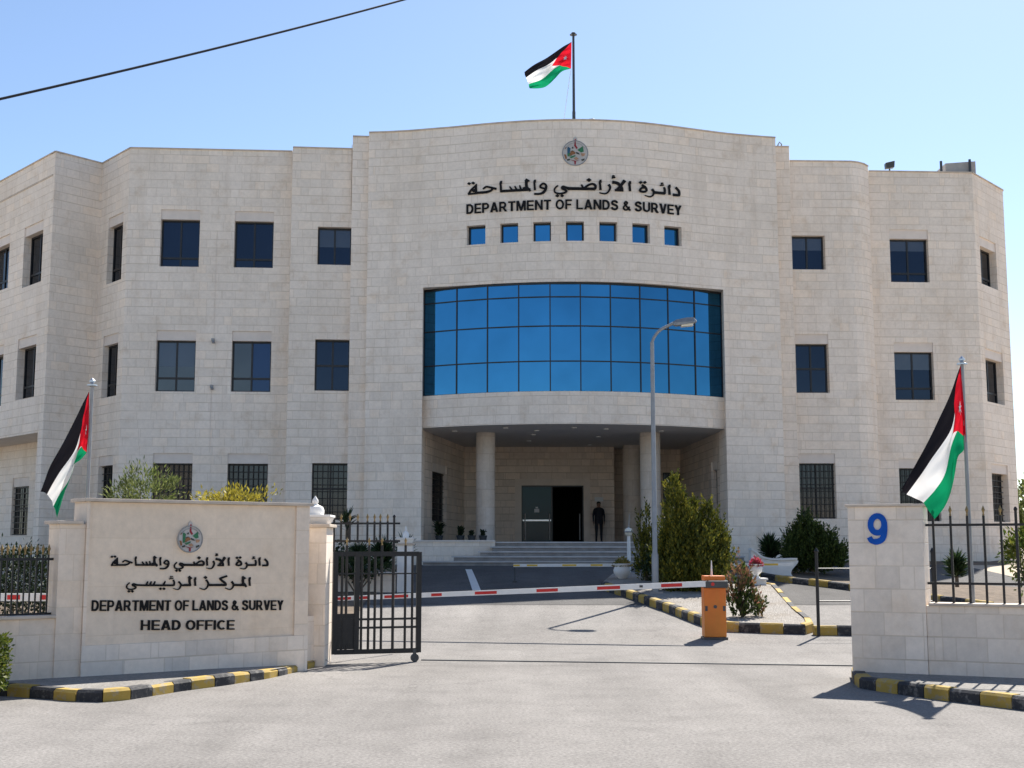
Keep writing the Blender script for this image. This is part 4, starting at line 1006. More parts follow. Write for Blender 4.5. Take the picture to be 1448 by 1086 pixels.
mb = MB(); segbox(mb, SW, sC - 0.05, sF + 0.05, ZS + 0.003, ZS + 0.045, -0.07, 0.48); mb.build('coping', 'coping_stone', SIGN, bevel=0.006)
ink, wid = latin('DEPARTMENT OF LANDS & SURVEY')
def line(text, x0, x1, yb, yt, seg, parent, mat, xm):
    a, b = seg.hit(x0, yb)[0], seg.hit(x1, yb)[0]; zb, zt = seg.hit(xm, yb)[1], seg.hit(xm, yt)[1]
    zL, zRt = seg.hit(x0, yb)[1], seg.hit(x1, yb - (x1 - x0) * 0.005)[1]
    k, w = latin(text); mb = MB(); k.raise_on(mb, lambda x, y, d: seg.M(a + x * (b - a) / w, zL + (zRt - zL) * x / w + y * (zt - zb), d), 0.01, -0.018); return mb.build('lettering', mat, parent)
line('DEPARTMENT OF LANDS & SURVEY', 129, 400, 864, 849.5, SW, SIGN, 'letter_black', 268)
line('HEAD OFFICE', 198.5, 331, 891, 877.2, SW, SIGN, 'letter_black', 268)
for w in (1, 2):
    mb = MB(); arabic(w).raise_on(mb, lambda x, y, d: SW.M(SW.hit(x, y)[0], SW.hit(x, y)[1], d), 0.01, -0.018); mb.build('lettering', 'letter_black', SIGN)
s0, z0 = SW.hit(267.6, 762.5); er = SW.hit(267.6, 743.5)[1] - z0
emblem(SIGN, lambda x, y, d: SW.M(s0 + x * er, z0 + y * er, d), er)

PW = empty('boundary_wall', SW.M((sA + sC) / 2, 0.1, 0.2), 'low beige boundary wall with a raised end block left of the sign wall', 'wall')
zlg = SW.hit(30, 876)[1]; zst = P(80, 741, 16.25).z
mb = MB(); segbox_uv(mb, SW, sA, sB, 0.0, zlg, 0.02, 0.36); mb.build('low_wall', 'sign_stone', PW)
mb = MB(); segbox_uv(mb, SW, sB, sC - 0.008, 0.0, zst, 0.0, 0.40); mb.build('end_block', 'sign_stone', PW)
mb = MB(); segbox(mb, SW, sA, sB - 0.003, zlg + 0.002, zlg + 0.04, -0.02, 0.40); mb.build('coping', 'coping_stone', PW, bevel=0.006)
mb = MB(); segbox(mb, SW, sB - 0.05, sC - 0.052, zst + 0.002, zst + 0.042, -0.05, 0.45); mb.build('coping', 'coping_stone', PW, bevel=0.006)

def spear(mb, p, h=0.16, r=0.028):
    mb.lathe(p, [(0.010, 0), (0.016, 0.012), (0.010, 0.024), (0.012, 0.045), (r, 0.075), (0.002, h)], 8)
def fence(name, seg, d, spx, z0, zr0, zr1, ztip, label, bw=0.018, parent=None, thick=(), post0=None):
    rt = empty(name, seg.M(spx[0], z0, d), label, 'fence') if parent is None else parent
    for z in (zr0, zr1):
        mb = MB(); segbox(mb, seg, min(spx) - 0.1, max(spx) + 0.1, z - 0.016, z + 0.016, d - 0.013, d + 0.013); mb.build('rail', 'black_iron', rt)
    for i, s in enumerate(spx):
        w = 0.034 if i in thick else bw; zt = ztip - 0.10 + (0.06 if i in thick else 0)
        mb = MB(); segbox(mb, seg, s - w / 2, s + w / 2, post0 if (post0 is not None and i in thick) else z0, zt, d - w / 2 + 0.001, d + w / 2 + 0.001)
        if i in thick: mb.lathe(seg.M(s, zt, d), [(w * 0.6, 0), (w * 0.8, 0.02), (w * 0.3, 0.05)], 8)
        br = mb.build('bar', 'black_iron', rt)
        if i not in thick:
            mb = MB(); spear(mb, seg.M(s, zt, d), 0.13, 0.024); mb.build('spear_tip', 'gold_paint', br)
    return rt
bars = [xs(15.4 + 8.4 * i) for i in range(-34, 8)]
fence('iron_fence', SW, 0.19, bars, zlg + 0.04, SW.hit(40, 870)[1], SW.hit(40, 791)[1], SW.hit(40, 773)[1], 'black iron fence of thin close bars on the low wall left of the sign', bw=0.018)

# low link wall with a dark iron slot, then the gate pillar with its pine-cone finial
LK = Seg([SW.M(sF + 0.012, 0, 0.22).xy, P(447, 850, 19.1).xy])
lk = empty('link_wall', LK.M(0.1, 0.1, 0.1), 'short low stone wall with iron strip between sign wall and gate pillar', 'wall')
mb = MB(); segbox_uv(mb, LK, 0, LK.L, 0.0, 0.74, 0.0, 0.3); mb.build('low_wall', 'sign_stone', lk)
mb = MB(); segbox(mb, LK, 0.02, LK.L - 0.02, 0.76, 1.83, 0.12, 0.15); mb.build('iron_strip', 'black_iron', lk)
def gate_pillar(x0, x1, y0, y1, zb, zt, label, mat='pillar_stone', sc=1.0):
    r = empty('gate_pillar', ((x0 + x1) / 2, (y0 + y1) / 2, zb), label, 'pillar')
    mb = MB(); s = Seg([(x0, y0), (x1, y0)]); segbox_uv(mb, s, 0, x1 - x0, zb, zt, 0, y1 - y0); mb.build('shaft', mat, r)
    cx, cy = (x0 + x1) / 2, (y0 + y1) / 2; hx, hy = (x1 - x0) / 2, (y1 - y0) / 2
    mb = MB(); mb.box(x0 - 0.05, x1 + 0.05, y0 - 0.05, y1 + 0.05, zt + 0.002, zt + 0.05); mb.build('coping', 'coping_stone', r, bevel=0.008)
    mb = MB(); k = min(hx, hy) * 1.12
    mb.hexa([(cx - k * .8, cy - k * .8, zt + .052), (cx + k * .8, cy - k * .8, zt + .052), (cx + k * .8, cy + k * .8, zt + .052), (cx - k * .8, cy + k * .8, zt + .052), (cx - k, cy - k, zt + .15), (cx + k, cy - k, zt + .15), (cx + k, cy + k, zt + .15), (cx - k, cy + k, zt + .15)])
    mb.box(cx - k * 1.05, cx + k * 1.05, cy - k * 1.05, cy + k * 1.05, zt + .152, zt + .19)
    mb.build('cap', 'white_stone', r, bevel=0.006)
    mb = MB(); f = sc; mb.lathe((cx, cy, zt + 0.192), [(0.13 * f, 0), (0.14 * f, 0.03), (0.14 * f, 0.07), (0.12 * f, 0.12), (0.05 * f, 0.155), (0.035 * f, 0.165), (0.05 * f, 0.19), (0.045 * f, 0.225), (0.004, 0.29)], 16); mb.build('finial', 'white_stone', r, smooth=True)
    return r
xp = P(460, 850, 19.05).x
gate_pillar(xp - 0.46, xp, 19.05, 19.75, -0.02, P(460, 741, 19.05).z - 0.05, 'square stone gate pillar with white urn finial right of the sign wall')
v = G(572, 838)
gate_pillar(v.x - 0.19, v.x + 0.19, v.y, v.y + 0.4, v.z - 0.1, P(572, 768, v.y).z - 0.05, 'smaller white capped pillar standing further back behind the gate leaf', mat='white_stone', sc=0.6)

# ------------------------------------------------------------------ number pillar and wall on the right
n0, n1 = P(1202, 830, 17.05).xy, P(1308, 830, 16.65).xy
NW = Seg([n0, n1, n1 + (n1 - n0) * 6])
NP = empty('number_pillar', NW.M(0.5, 0.1, 0.3), 'broad pale stone gate pillar carrying a blue number nine', 'pillar')
zN = P(1250, 716.5, 16.85).z; sN = (n1 - n0).length
mb = MB(); segbox_uv(mb, NW, 0, sN, 0.0, zN, 0.0, 0.55); mb.build('shaft', 'pillar_stone', NP)
mb = MB(); segbox(mb, NW, -0.03, sN + 0.03, zN + 0.002, zN + 0.035, -0.035, 0.585); mb.build('coping', 'coping_stone', NP, bevel=0.006)
k = Ink(); C9 = lambda p: (1100 + p[0] / 3.103, 690 + p[1] / 3.103)
k.stroke([C9(p) for p in arc(437, 160, 30, 37, 0, 345, 22)], 25 / 3.103, True)
k.stroke([C9(p) for p in smooth_path([(466, 150), (468, 185), (460, 222), (436, 236), (412, 232), (402, 216)], 3)], [26 / 3.103] * 11 + [22 / 3.103] * 5)
mb = MB(); k.raise_on(mb, lambda x, y, d: NW.M(*NW.hit(x, y), d), 0.01, -0.02); mb.build('number', 'number_blue', NP)
RW = empty('boundary_wall', NW.M(3, 0.1, 0.2), 'low pale stone wall right of the number nine pillar', 'wall')
zR = NW.hit(1330, 857)[1]
mb = MB(); segbox_uv(mb, NW, sN + 0.004, NW.L, 0.0, zR, 0.02, 0.36, 0, 3); mb.build('low_wall', 'pillar_stone', RW)
mb = MB(); segbox(mb, NW, sN + 0.034, NW.L, zR + 0.002, zR + 0.035, -0.02, 0.40); mb.build('coping', 'coping_stone', RW, bevel=0.006)
bs = [NW.hit(x, 790)[0] for x in (1319, 1344, 1368, 1391.6, 1416, 1438)]; st = bs[2] - bs[1]
bs += [bs[-1] + st * i for i in range(1, 7)]
fence('iron_fence', NW, 0.19, bs, zR + 0.03, NW.hit(1340, 825.5)[1], NW.hit(1340, 742)[1], NW.hit(1340, 718)[1], 'black iron fence with widely spaced gold tipped bars right of the number pillar', bw=0.03, thick=(5, 11))

# ------------------------------------------------------------------ iron gate
GT = Seg([P(470, 850, 19.5).xy, P(593.5, 850, 19.9).xy])
gx = lambda x, y=850: GT.hit(400 + x / 4.02, y)[0]
gz_ = lambda y, x=540: GT.hit(x, 680 + y / 4.02)[1]
IG = empty('iron_gate', GT.M(GT.L / 2, 0.02, 0), 'open black iron gate leaf on a floor wheel beside the left pillar', 'gate')
z_b, z_t = gz_(968), gz_(415)
mb = MB()
for x in (296, 420, 772): segbox(mb, GT, gx(x) - 0.038, gx(x) + 0.038, z_b - 0.03, z_t + 0.03, -0.03, 0.03)
for y, w in ((968, .035), (415, .035), (785, .016), (833, .016), (527, .010)):
    segbox(mb, GT, gx(296), gx(772), gz_(y) - w, gz_(y) + w, -0.02, 0.02)
mb.build('frame', 'black_iron', IG)
for x in (335, 360, 447, 487, 523, 560, 625, 695, 735):
    mb = MB(); tip = x in (360, 487, 560, 695); s = gx(x)
    mb.beam(GT.M(s, z_b, 0.003), GT.M(s, z_t + (0.13 if tip else 0), 0.003), 0.036, 0.036); br = mb.build('bar', 'black_iron', IG)
    if tip: mb = MB(); spear(mb, GT.M(s, z_t + 0.13, 0.003), 0.12, 0.022); mb.build('spear_tip', 'gold_paint', br)
mb = MB(); segbox(mb, GT, gx(300), gx(418), z_b + 0.04, gz_(752), -0.012, 0.012); segbox(mb, GT, gx(340), gx(395), z_b + 0.1, gz_(790), -0.022, -0.012); mb.build('kick_panel', 'black_iron', IG)
mb = MB(); v = GT.M(gx(752), 0.062, 0); dxy = GT.p[1] - GT.p[0]; dxy.normalize(); nn = Vector((-dxy.y, dxy.x, 0))
mb.tube([v - nn * 0.025, v + nn * 0.025], 0.062, 16); mb.beam(v + Vector((0, 0, 0)), v + Vector((0, 0, z_b - 0.04)), 0.05, 0.06); mb.build('wheel', 'dark_metal', IG)
TF = Seg([P(455, 800, 21.2).xy, P(558.5, 800, 21.2).xy])
tf = lambda x: TF.hit(400 + x / 4.02, 760)[0]
tz = lambda y: TF.hit(520, 680 + y / 4.02)[1]
tb = [tf(x) for x in (290, 330, 380, 425, 480, 520, 553, 595, 632)]
fence('iron_fence', TF, 0.0, tb, tz(352), tz(342), tz(242), tz(196), 'taller black iron fence panel standing behind the gate leaf', bw=0.032, thick=(0, 8), post0=0.02)
# railing panel seen beyond the right pillar
v = G(1156, 899); RL = Seg([(v.x, v.y - 0.1), (v.x + 2.2, v.y - 0.1)])
rl = empty('railing', (v.x, v.y - 0.1, v.z), 'slender black post with two thin rails beyond the number pillar', 'railing')
for i in (0, 1):
    p = RL.M(i * 2.2, 0); mb = MB(); zt = P(1154, 781, v.y).z; mb.tube([(p.x, p.y, v.z), (p.x, p.y, zt)], 0.032, 10); mb.lathe((p.x, p.y, zt), [(0.04, 0), (0.045, 0.02), (0.03, 0.05), (0.006, 0.09)], 10); mb.build('post', 'black_iron', rl)
for y, m in ((804, 'black_iron'), (850, 'black_iron')):
    z = RL.hit(1180, y)[1]; mb = MB(); mb.tube([RL.M(0.02, z), RL.M(2.18, z)], 0.011, 8); mb.build('rail', m, rl)
# floor track of the gate
a, b2 = G(596, 934), G(1210, 942)
mb = MB(); mb.beam(a + Vector((0, 0, 0.006)), b2 + Vector((0, 0, 0.006)), 0.06, 0.02); tag(mb.build('gate_track', 'dark_metal'), 'thin rusty steel floor track crossing the drive between the gate pillars', 'track')

# ------------------------------------------------------------------ barriers
vb = G(1012, 905); D0 = vb.y
BR = empty('barrier', (vb.x, D0 + 0.2, vb.z), 'orange cabinet barrier with a red and white striped arm across the drive', 'barrier')
xa, xb = P(996, 860, D0).x, P(1027, 860, D0).x; zt = P(1012, 822, D0).z
mb = MB(); mb.box(xa, xb, D0, D0 + 0.36, vb.z + 0.05, zt - 0.12); mb.box(xa + 0.006, xb - 0.006, D0 + 0.006, D0 + 0.35, zt + 0.012, zt + 0.10)
CAB = mb.build('cabinet', 'orange_paint', BR, bevel=0.012)
mb = MB(); mb.box(xa - 0.02, xb + 0.02, D0 - 0.02, D0 + 0.38, vb.z - 0.02, vb.z + 0.048); mb.build('base_plate', 'dark_metal', BR)
mb = MB(); mb.box(xa + 0.02, xb + 0.03, D0 - 0.07, D0 + 0.34, zt - 0.118, zt + 0.01); mb.build('arm_clamp', 'dark_metal', BR, bevel=0.01)
mb = MB(); c = Vector(((xa + xb) / 2 - 0.05, D0 - 0.071, zt - 0.05)); mb.tube([c, c + Vector((0, -0.008, 0))], 0.035, 6); mb.build('emblem', 'red_paint', BR)
mb = MB(); c = Vector(((xa + xb) / 2, D0, P(1009, 858, D0).z)); mb.tube([c, c + Vector((0, -0.015, 0))], 0.032, 14); mb.build('lock', 'dark_metal', BR)
for sx in (xa + 0.015, xb - 0.06):
    mb = MB(); mb.box(sx, sx + 0.045, D0 - 0.012, D0 - 0.001, P(1009, 864, D0).z, P(1009, 857, D0).z); mb.build('latch', 'dark_metal', BR)
mb = MB(); mb.lathe((xa + 0.17, D0 + 0.15, zt + 0.1), [(0.022, 0), (0.018, 0.06), (0.008, 0.28)], 8); mb.build('antenna', 'white_paint', BR)
def arm(parent, A, Bv, h0, h1, stripes, mat, smat, D, th=0.05):
    """tapering arm from A to B; stripes = list of fractions (from A)"""
    A = Vector(A); Bv = Vector(Bv); mb = MB()
    def sect(t, grow=0.0):
        p = A.lerp(Bv, t); h = h0 + (h1 - h0) * t + grow
        return [(p.x, p.y - th / 2 - grow, p.z - h / 2), (p.x, p.y + th / 2 + grow, p.z - h / 2), (p.x, p.y + th / 2 + grow, p.z + h / 2), (p.x, p.y - th / 2 - grow, p.z + h / 2)]
    def piece(m, t0, t1, grow=0.0):
        a, b = sect(t0, grow), sect(t1, grow)
        m.hexa([a[0], a[1], b[1], b[0], a[3], a[2], b[2], b[3]])
    piece(mb, 0, 1); o = mb.build('arm', mat, parent)
    for t0, t1 in stripes:
        m2 = MB(); a, b = A.lerp(Bv, t0), A.lerp(Bv, t1); ha, hb = (h0 + (h1 - h0) * t0) * 0.30, (h0 + (h1 - h0) * t1) * 0.30
        m2.hexa([(a.x, a.y - th / 2 - .004, a.z - ha), (b.x, b.y - th / 2 - .004, b.z - hb), (b.x, b.y - th / 2 - .0005, b.z - hb), (a.x, a.y - th / 2 - .0005, a.z - ha), (a.x, a.y - th / 2 - .004, a.z + ha), (b.x, b.y - th / 2 - .004, b.z + hb), (b.x, b.y - th / 2 - .0005, b.z + hb), (a.x, a.y - th / 2 - .0005, a.z + ha)])
        m2.build('stripe', smat, o)
    return o
pa, pb = P(999, 825.5, D0 - 0.04), P(430, 848.5, D0 + 0.6)
f = lambda x: (999 - x) / (999 - 430.0)
arm(BR, pa, pb, 0.105, 0.078, [(f(b), f(a)) for a, b in ((440, 462), (476, 498), (508, 524), (546, 580), (613, 628), (675, 706), (762, 792), (847, 879), (936, 965))], 'white_paint', 'red_paint', D0)
mb = MB(); c = pa.lerp(pb, f(912)); mb.box(c.x - 0.08, c.x - 0.02, c.y - 0.031, c.y - 0.0255, c.z - 0.02, c.z + 0.02); mb.build('arm_badge', 'dark_metal', BR)
# twin barrier of the other lane, its arm showing through the left fence
B2 = empty('barrier', P(300, 900, 19.6), 'second orange barrier behind the sign wall, its striped arm seen through the left fence', 'barrier')
b2 = P(300, 850, 19.6); mb = MB(); mb.box(b2.x - 0.2, b2.x + 0.2, 19.5, 19.86, 0.05, 1.15); mb.build('cabinet', 'orange_paint', B2, bevel=0.012)
arm(B2, P(295, 844.5, 19.4), P(-150, 844.5, 19.0), 0.12, 0.11, [((295 - b) / 445, (295 - a) / 445) for a, b in ((-100, -70), (-40, -15), (9, 27), (55, 75), (100, 130), (160, 190), (220, 250))], 'white_paint', 'red_paint', 19.4)
# yellow and white barrier nearer the steps
v = G(728, 824); D3 = v.y
B3 = empty('barrier', P(1000, 830, D3), 'yellow and white barrier arm lowered in front of the entrance steps', 'barrier')
o3 = arm(B3, P(1122, 798, D3), P(726, 799.5, D3), 0.088, 0.082, [((1122 - b) / 396, (1122 - a) / 396) for a, b in ((726, 735), (745, 760), (795, 815), (835, 852), (868, 895), (1080, 1100))], 'white_paint', 'yellow_arm', D3)
p = P(728, 801, D3); mb = MB(); mb.tube([(p.x, p.y, p.z), (p.x, p.y, v.z)], 0.015, 8); mb.box(p.x - .05, p.x + .05, p.y - .04, p.y + .04, v.z, v.z + 0.05); mb.build('end_support', 'dark_metal', B3)
p = P(1000, 815, D3); mb = MB(); mb.box(p.x - 0.17, p.x + 0.17, p.y + 0.03, p.y + 0.35, g(D3) - .05, p.z + 0.3); mb.build('cabinet', 'yellow_arm', B3, bevel=0.012)

# ------------------------------------------------------------------ street lamp, garden lamp
v = G(927, 838, 0.13); Dl = v.y
SL = empty('street_lamp', v, 'tall grey street lamp with a single curved arm in the gravel bed', 'street lamp')
top = P(924, 484, Dl); zt = top.z
mb = MB(); mb.tube([(v.x, Dl, v.z), (v.x, Dl, v.z + 0.9), (v.x, Dl, v.z + 0.95), (v.x, Dl, zt)], [0.085, 0.085, 0.062, 0.048], 14); mb.build('pole', 'pole_metal', SL, smooth=True)
mb = MB(); mb.box(v.x - 0.16, v.x + 0.16, Dl - .16, Dl + .16, v.z - 0.02, v.z + 0.025); mb.build('base_plate', 'grey_metal', SL)
e = P(953, 457.5, Dl); cpts = smooth_path([(v.x, Dl, zt - 0.01), (v.x + 0.05, Dl, zt + 0.12), (v.x + 0.2, Dl, zt + 0.3), (e.x - .05, Dl, e.z - .01), (e.x, Dl, e.z)], 4)
mb = MB(); mb.tube(cpts, 0.036, 10); mb.build('arm', 'pole_metal', SL, smooth=True)
mb = MB(); h1 = P(986, 457, Dl); L = h1.x - e.x
rings = []
for t, hw, zt_, zb_ in ((0.0, 0.05, 0.04, -0.05), (0.12, 0.10, 0.075, -0.075), (0.55, 0.14, 0.11, -0.06), (0.85, 0.13, 0.11, -0.03), (1.0, 0.08, 0.03, -0.01)):
    x = e.x - 0.02 + L * t; z = e.z + 0.03 * t + 0.01
    rings.append([(x, Dl - hw, z + zb_), (x, Dl + hw, z + zb_), (x, Dl + hw, z), (x, Dl + hw * .6, z + zt_), (x, Dl - hw * .6, z + zt_), (x, Dl - hw, z)])
for a, b in zip(rings, rings[1:]):
    for i in range(6): mb.face([a[i], b[i], b[(i + 1) % 6], a[(i + 1) % 6]])
mb.face(rings[0]); mb.face(rings[-1]); hd = mb.build('head', 'grey_metal', SL, merge=True)
mb = MB(); x0 = e.x + L * .3; mb.hexa([(x0, Dl - .09, e.z - .085), (x0 + L * .5, Dl - .09, e.z - .06), (x0 + L * .5, Dl + .09, e.z - .06), (x0, Dl + .09, e.z - .085), (x0, Dl - .1, e.z - .03), (x0 + L * .5, Dl - .1, e.z - .01), (x0 + L * .5, Dl + .1, e.z - .01), (x0, Dl + .1, e.z - .03)]); mb.build('diffuser', 'lamp_glass', hd)
v = G(886, 812); v.y = min(v.y, 36.0); Dg = v.y; v.z = g(Dg)
GLP = empty('garden_lamp', v, 'short white garden lamp with a round head and thin spire behind the urn', 'garden lamp')
zt = P(885, 752, Dg).z
mb = MB(); mb.tube([v, (v.x, Dg, zt - .1)], [0.06, 0.045], 12); mb.build('post', 'white_paint', GLP)
mb = MB(); mb.lathe((v.x, Dg, zt), [(0.03, -0.13), (0.09, -0.09), (0.125, 0.0), (0.10, 0.08), (0.03, 0.12)], 16); gl = mb.build('globe', 'lamp_glass', GLP, smooth=True)
mb = MB(); mb.lathe((v.x, Dg, zt), [(0.13, -0.02), (0.136, 0.0), (0.13, 0.02)], 18); mb.tube([(v.x, Dg, zt + .115), (v.x + 0.03, Dg, zt + .5)], [0.02, 0.006], 8); mb.build('cap_ring', 'grey_metal', gl)

# ------------------------------------------------------------------ flags
def bez(grid, u, v):
    """grid[i][j]: i along the fly (u), j down the hoist (v); Catmull-Rom both ways"""
    def cr(p, t):
        n = len(p) - 1; x = t * n; i = min(int(x), n - 1); f = x - i
        p0, p1, p2, p3 = p[max(0, i - 1)], p[i], p[i + 1], p[min(n, i + 2)]
        return p1 * 1.0 + (p2 - p0) * 0.5 * f + (p0 * 2 - p1 * 5 + p2 * 4 - p3) * 0.5 * f * f + (p1 * 3 - p0 - p2 * 3 + p3) * 0.5 * f ** 3
    return cr([cr(col, v) for col in grid], u)
def flag(label, D, rows, depth, loc, us=None):
    """rows[i] = four image points down the cloth at fly fraction us[i]; depth[i] = metres towards/away for each"""
    r = empty('flag', loc, label, 'flag')
    grid = [[P(x, y, D + dd) for (x, y), dd in zip(row, dep)] for row, dep in zip(rows, depth)]
    us = us or [i / (len(rows) - 1) for i in range(len(rows))]
    def tpar(u):
        for i in range(len(us) - 1):
            if u <= us[i + 1] + 1e-9: return (i + (u - us[i]) / (us[i + 1] - us[i])) / (len(us) - 1)
        return 1.0
    amp = 0.012 * D / 17
    def S(u, v):
        p = bez(grid, tpar(u), v); k = amp * min(1.0, u * 6)
        return p + Vector((0.25 * k * sin(11 * v - 17 * u), k * (sin(21 * v - 9 * u) + 0.7 * sin(33 * v + 14 * u + 1)), 0))
    mb = MB(); nu, nv = 48, 30
    for i in range(nu):
        for j in range(nv):
            q = [(i / nu, j / nv), ((i + 1) / nu, j / nv), ((i + 1) / nu, (j + 1) / nv), (i / nu, (j + 1) / nv)]
            mb.face([S(*a) for a in q], 0, q)
    cl = mb.build('cloth', 'flag_cloth', r, merge=True, smooth=True)
    su, sv, R0 = 0.165, 0.5, 0.10
    for sgn in (-1, 1):
        mb = MB(); pts = []
        for k in range(14):
            rr = R0 if k % 2 == 0 else R0 * 0.42; a = -pi / 2 + pi * k / 7
            u, v = su + rr * 0.5 * cos(a), sv + rr * sin(a)
            p = S(u, v); n = (S(u + .01, v) - p).cross(S(u, v + .01) - p).normalized()
            if n.y > 0: n = -n
            pts.append(p + n * (-sgn) * 0.006)
        p = S(su, sv); n = (S(su + .01, sv) - p).cross(S(su, sv + .01) - p).normalized()
        if n.y > 0: n = -n
        c = p + n * (-sgn) * 0.006
        for k in range(14): mb.face([c, pts[k], pts[(k + 1) % 14]])
        mb.build('star', 'star_white', cl, merge=True)
    return r
def flagpole(x, y, z0, z1, r, label, dark=False, loc=None):
    rt = empty('flagpole', (x, y, z0), label, 'flagpole')
    mb = MB(); mb.tube([(x, y, z0), (x, y, z0 + (z1 - z0) * 0.35), (x, y, z0 + (z1 - z0) * 0.36), (x, y, z1)], [r * 1.25, r * 1.2, r, r * 0.85], 12); mb.build('pole', 'dark_metal' if dark else 'pole_metal', rt, smooth=True)
    mb = MB(); mb.lathe((x, y, z1), [(r, 0), (r * 2.6, 0.012), (r * 2.6, 0.03), (r * 0.8, 0.045), (r * 1.5, 0.07), (r * 1.5, 0.09), (0.003, 0.13)], 12); mb.build('finial', 'dark_metal' if dark else 'steel', rt)
    return rt
DLF = 18.3; v = P(126.5, 640, DLF); vt = P(128, 547, DLF)
flagpole(v.x, DLF, 0.0, vt.z, 0.028, 'silver flagpole standing behind the sign wall')
vv = P(126, 600, DLF - 0.03)
flag('black white green flag with red triangle drooping from the pole behind the sign', DLF - 0.03,
     [[(126, 553), (126, 583), (125, 615), (122.5, 640)], [(112, 582), (118, 603), (118, 628), (114, 650)], [(94, 616), (106, 635), (110, 641), (101.5, 661)], [(73, 656), (85, 667), (98, 676), (93, 690)], [(63.5, 680), (75, 684), (86, 697), (87, 708)], [(57, 695), (67, 699), (76, 716), (81, 732)]],
     [[0, 0, 0, 0], [0.0, -.05, 0.0, .05], [0.05, -.06, .04, -.03], [0.06, -.05, -.05, .10], [0.05, -.04, -.02, .08], [0.02, .0, -.03, .02]], vv, [0, .25, .5, .75, .88, 1])
DRF = 16.76; v = P(1366, 640, DRF); vt = P(1359.5, 517, DRF)
flagpole(v.x, DRF, 0.0, vt.z, 0.026, 'silver flagpole standing behind the low wall right of the number nine')
flag('large black white green flag with red triangle hanging beside the number nine pillar', DRF - 0.03,
     [[(1358.5, 516), (1360.5, 546), (1364, 582), (1366, 626)], [(1343.5, 556), (1352, 572), (1356, 602), (1361.5, 638)], [(1325, 600), (1343, 611), (1346, 628), (1353, 650)], [(1298, 650), (1312, 657), (1337, 669), (1347, 690)], [(1285, 674), (1296, 679), (1323, 692), (1337, 715)], [(1274.5, 691), (1282, 699), (1305, 711), (1321, 734)]],
     [[0, 0, 0, 0], [0.0, -.06, 0.02, .06], [0.06, -.08, .05, -.05], [0.08, -.05, -.08, .08], [0.05, -.06, .0, .06], [0.02, .03, -.04, .04]], P(1364, 600, DRF), [0, .25, .5, .75, .88, 1])
DTF = 43.6; v = P(811.3, 130, DTF); vt = P(811.3, 50, DTF)
flagpole(v.x, DTF, Zc - 0.5, vt.z, 0.05, 'dark flagpole standing on the roof of the centre block', dark=True)
flag('black white green flag with red triangle flying above the roof', DTF - 0.05,
     [[(808.3, 59), (808.1, 72), (807.8, 85), (807.5, 97)], [(793, 68.5), (793, 79), (795, 90.5), (795, 101)], [(775, 80), (778, 89), (783, 98), (785, 111)], [(757, 91), (760, 99), (765, 112), (771, 122.5)], [(741, 102), (744, 110), (747.5, 119.5), (749, 125.5)]],
     [[0, 0, 0, 0], [0.0, .15, -.1, .1], [-.1, .1, .2, -.15], [.1, -.1, -.1, .15], [0, 0.1, .1, 0]], P(808, 80, DTF))
mb = MB(); mb.tube([P(807.4, 98, DTF - .05), P(802, 135, DTF - .2), P(797, 172, DTF - .3)], 0.010, 6); tag(mb.build('halyard', 'white_paint'), 'thin pale rope running down beside the rooftop flagpole', 'rope')

# ------------------------------------------------------------------ roof equipment and overhead cable
Dr = SEG['wing2'].M(SEG['wing2'].hit(1258, 243)[0], 0).y + 0.12
v = P(1258, 241.5, Dr); FL = empty('floodlight', v, 'dark floodlight on the right wing parapet', 'floodlight')
mb = MB(); mb.tube([(v.x, Dr, Zw + 0.05), (v.x, Dr, Zw + 0.16)], 0.03, 8); mb.build('bracket', 'dark_metal', FL)
mb = MB(); hd = MB(); c = Vector((v.x, Dr, Zw + 0.30)); hd.hexa([c + Vector(p) for p in ((-.15, -.10, -.14), (.16, -.10, -.10), (.16, .12, -.10), (-.15, .12, -.14), (-.17, -.14, .06), (.17, -.14, .14), (.17, .10, .14), (-.17, .10, .06))]); hd.build('housing', 'dark_metal', FL, bevel=0.015)
v = P(1352, 243, 47.0); RP = empty('roof_tank', (v.x, 47.0, Zw - 0.9), 'grey sheet metal box with two short posts behind the right wing parapet', 'roof box')
xa, xb = P(1332, 236, 47).x, P(1374, 236, 47).x
mb = MB(); mb.hexa([(xa, 46.6, Zw - .9), (xb, 46.6, Zw - .9), (xb, 47.6, Zw - .9), (xa, 47.6, Zw - .9), (xa, 46.6, P(1332, 231, 46.6).z), (xb, 46.6, P(1374, 228, 46.6).z), (xb, 47.6, P(1374, 228, 46.6).z), (xa, 47.6, P(1332, 231, 46.6).z)]); mb.build('box', 'sheet_metal', RP) if False else None
simple('sheet_metal', (0.42, 0.385, 0.35), 0.7, 0.0, var=0.1)
mb.build('box', 'sheet_metal', RP)
for x, y in ((1330.5, 228), (1371, 225.5)):
    p = P(x, y, 46.5); mb = MB(); mb.tube([(p.x, 46.5, Zw - .9), (p.x, 46.5, p.z)], 0.05, 8); mb.build('post', 'dark_metal', RP)
p = P(1100, 206, 44.5); mb = MB(); mb.tube([(p.x, 44.5, Zp - .3), (p.x, 44.5, P(1100, 205, 44.5).z), (p.x + .06, 44.5, P(1102, 201, 44.5).z), (p.x + .13, 44.5, P(1104, 204, 44.5).z), (p.x + .13, 44.5, Zp - .3)], 0.025, 8); tag(mb.build('roof_hook', 'grey_metal'), 'small bent metal pipe on the pier right of the centre block', 'pipe')
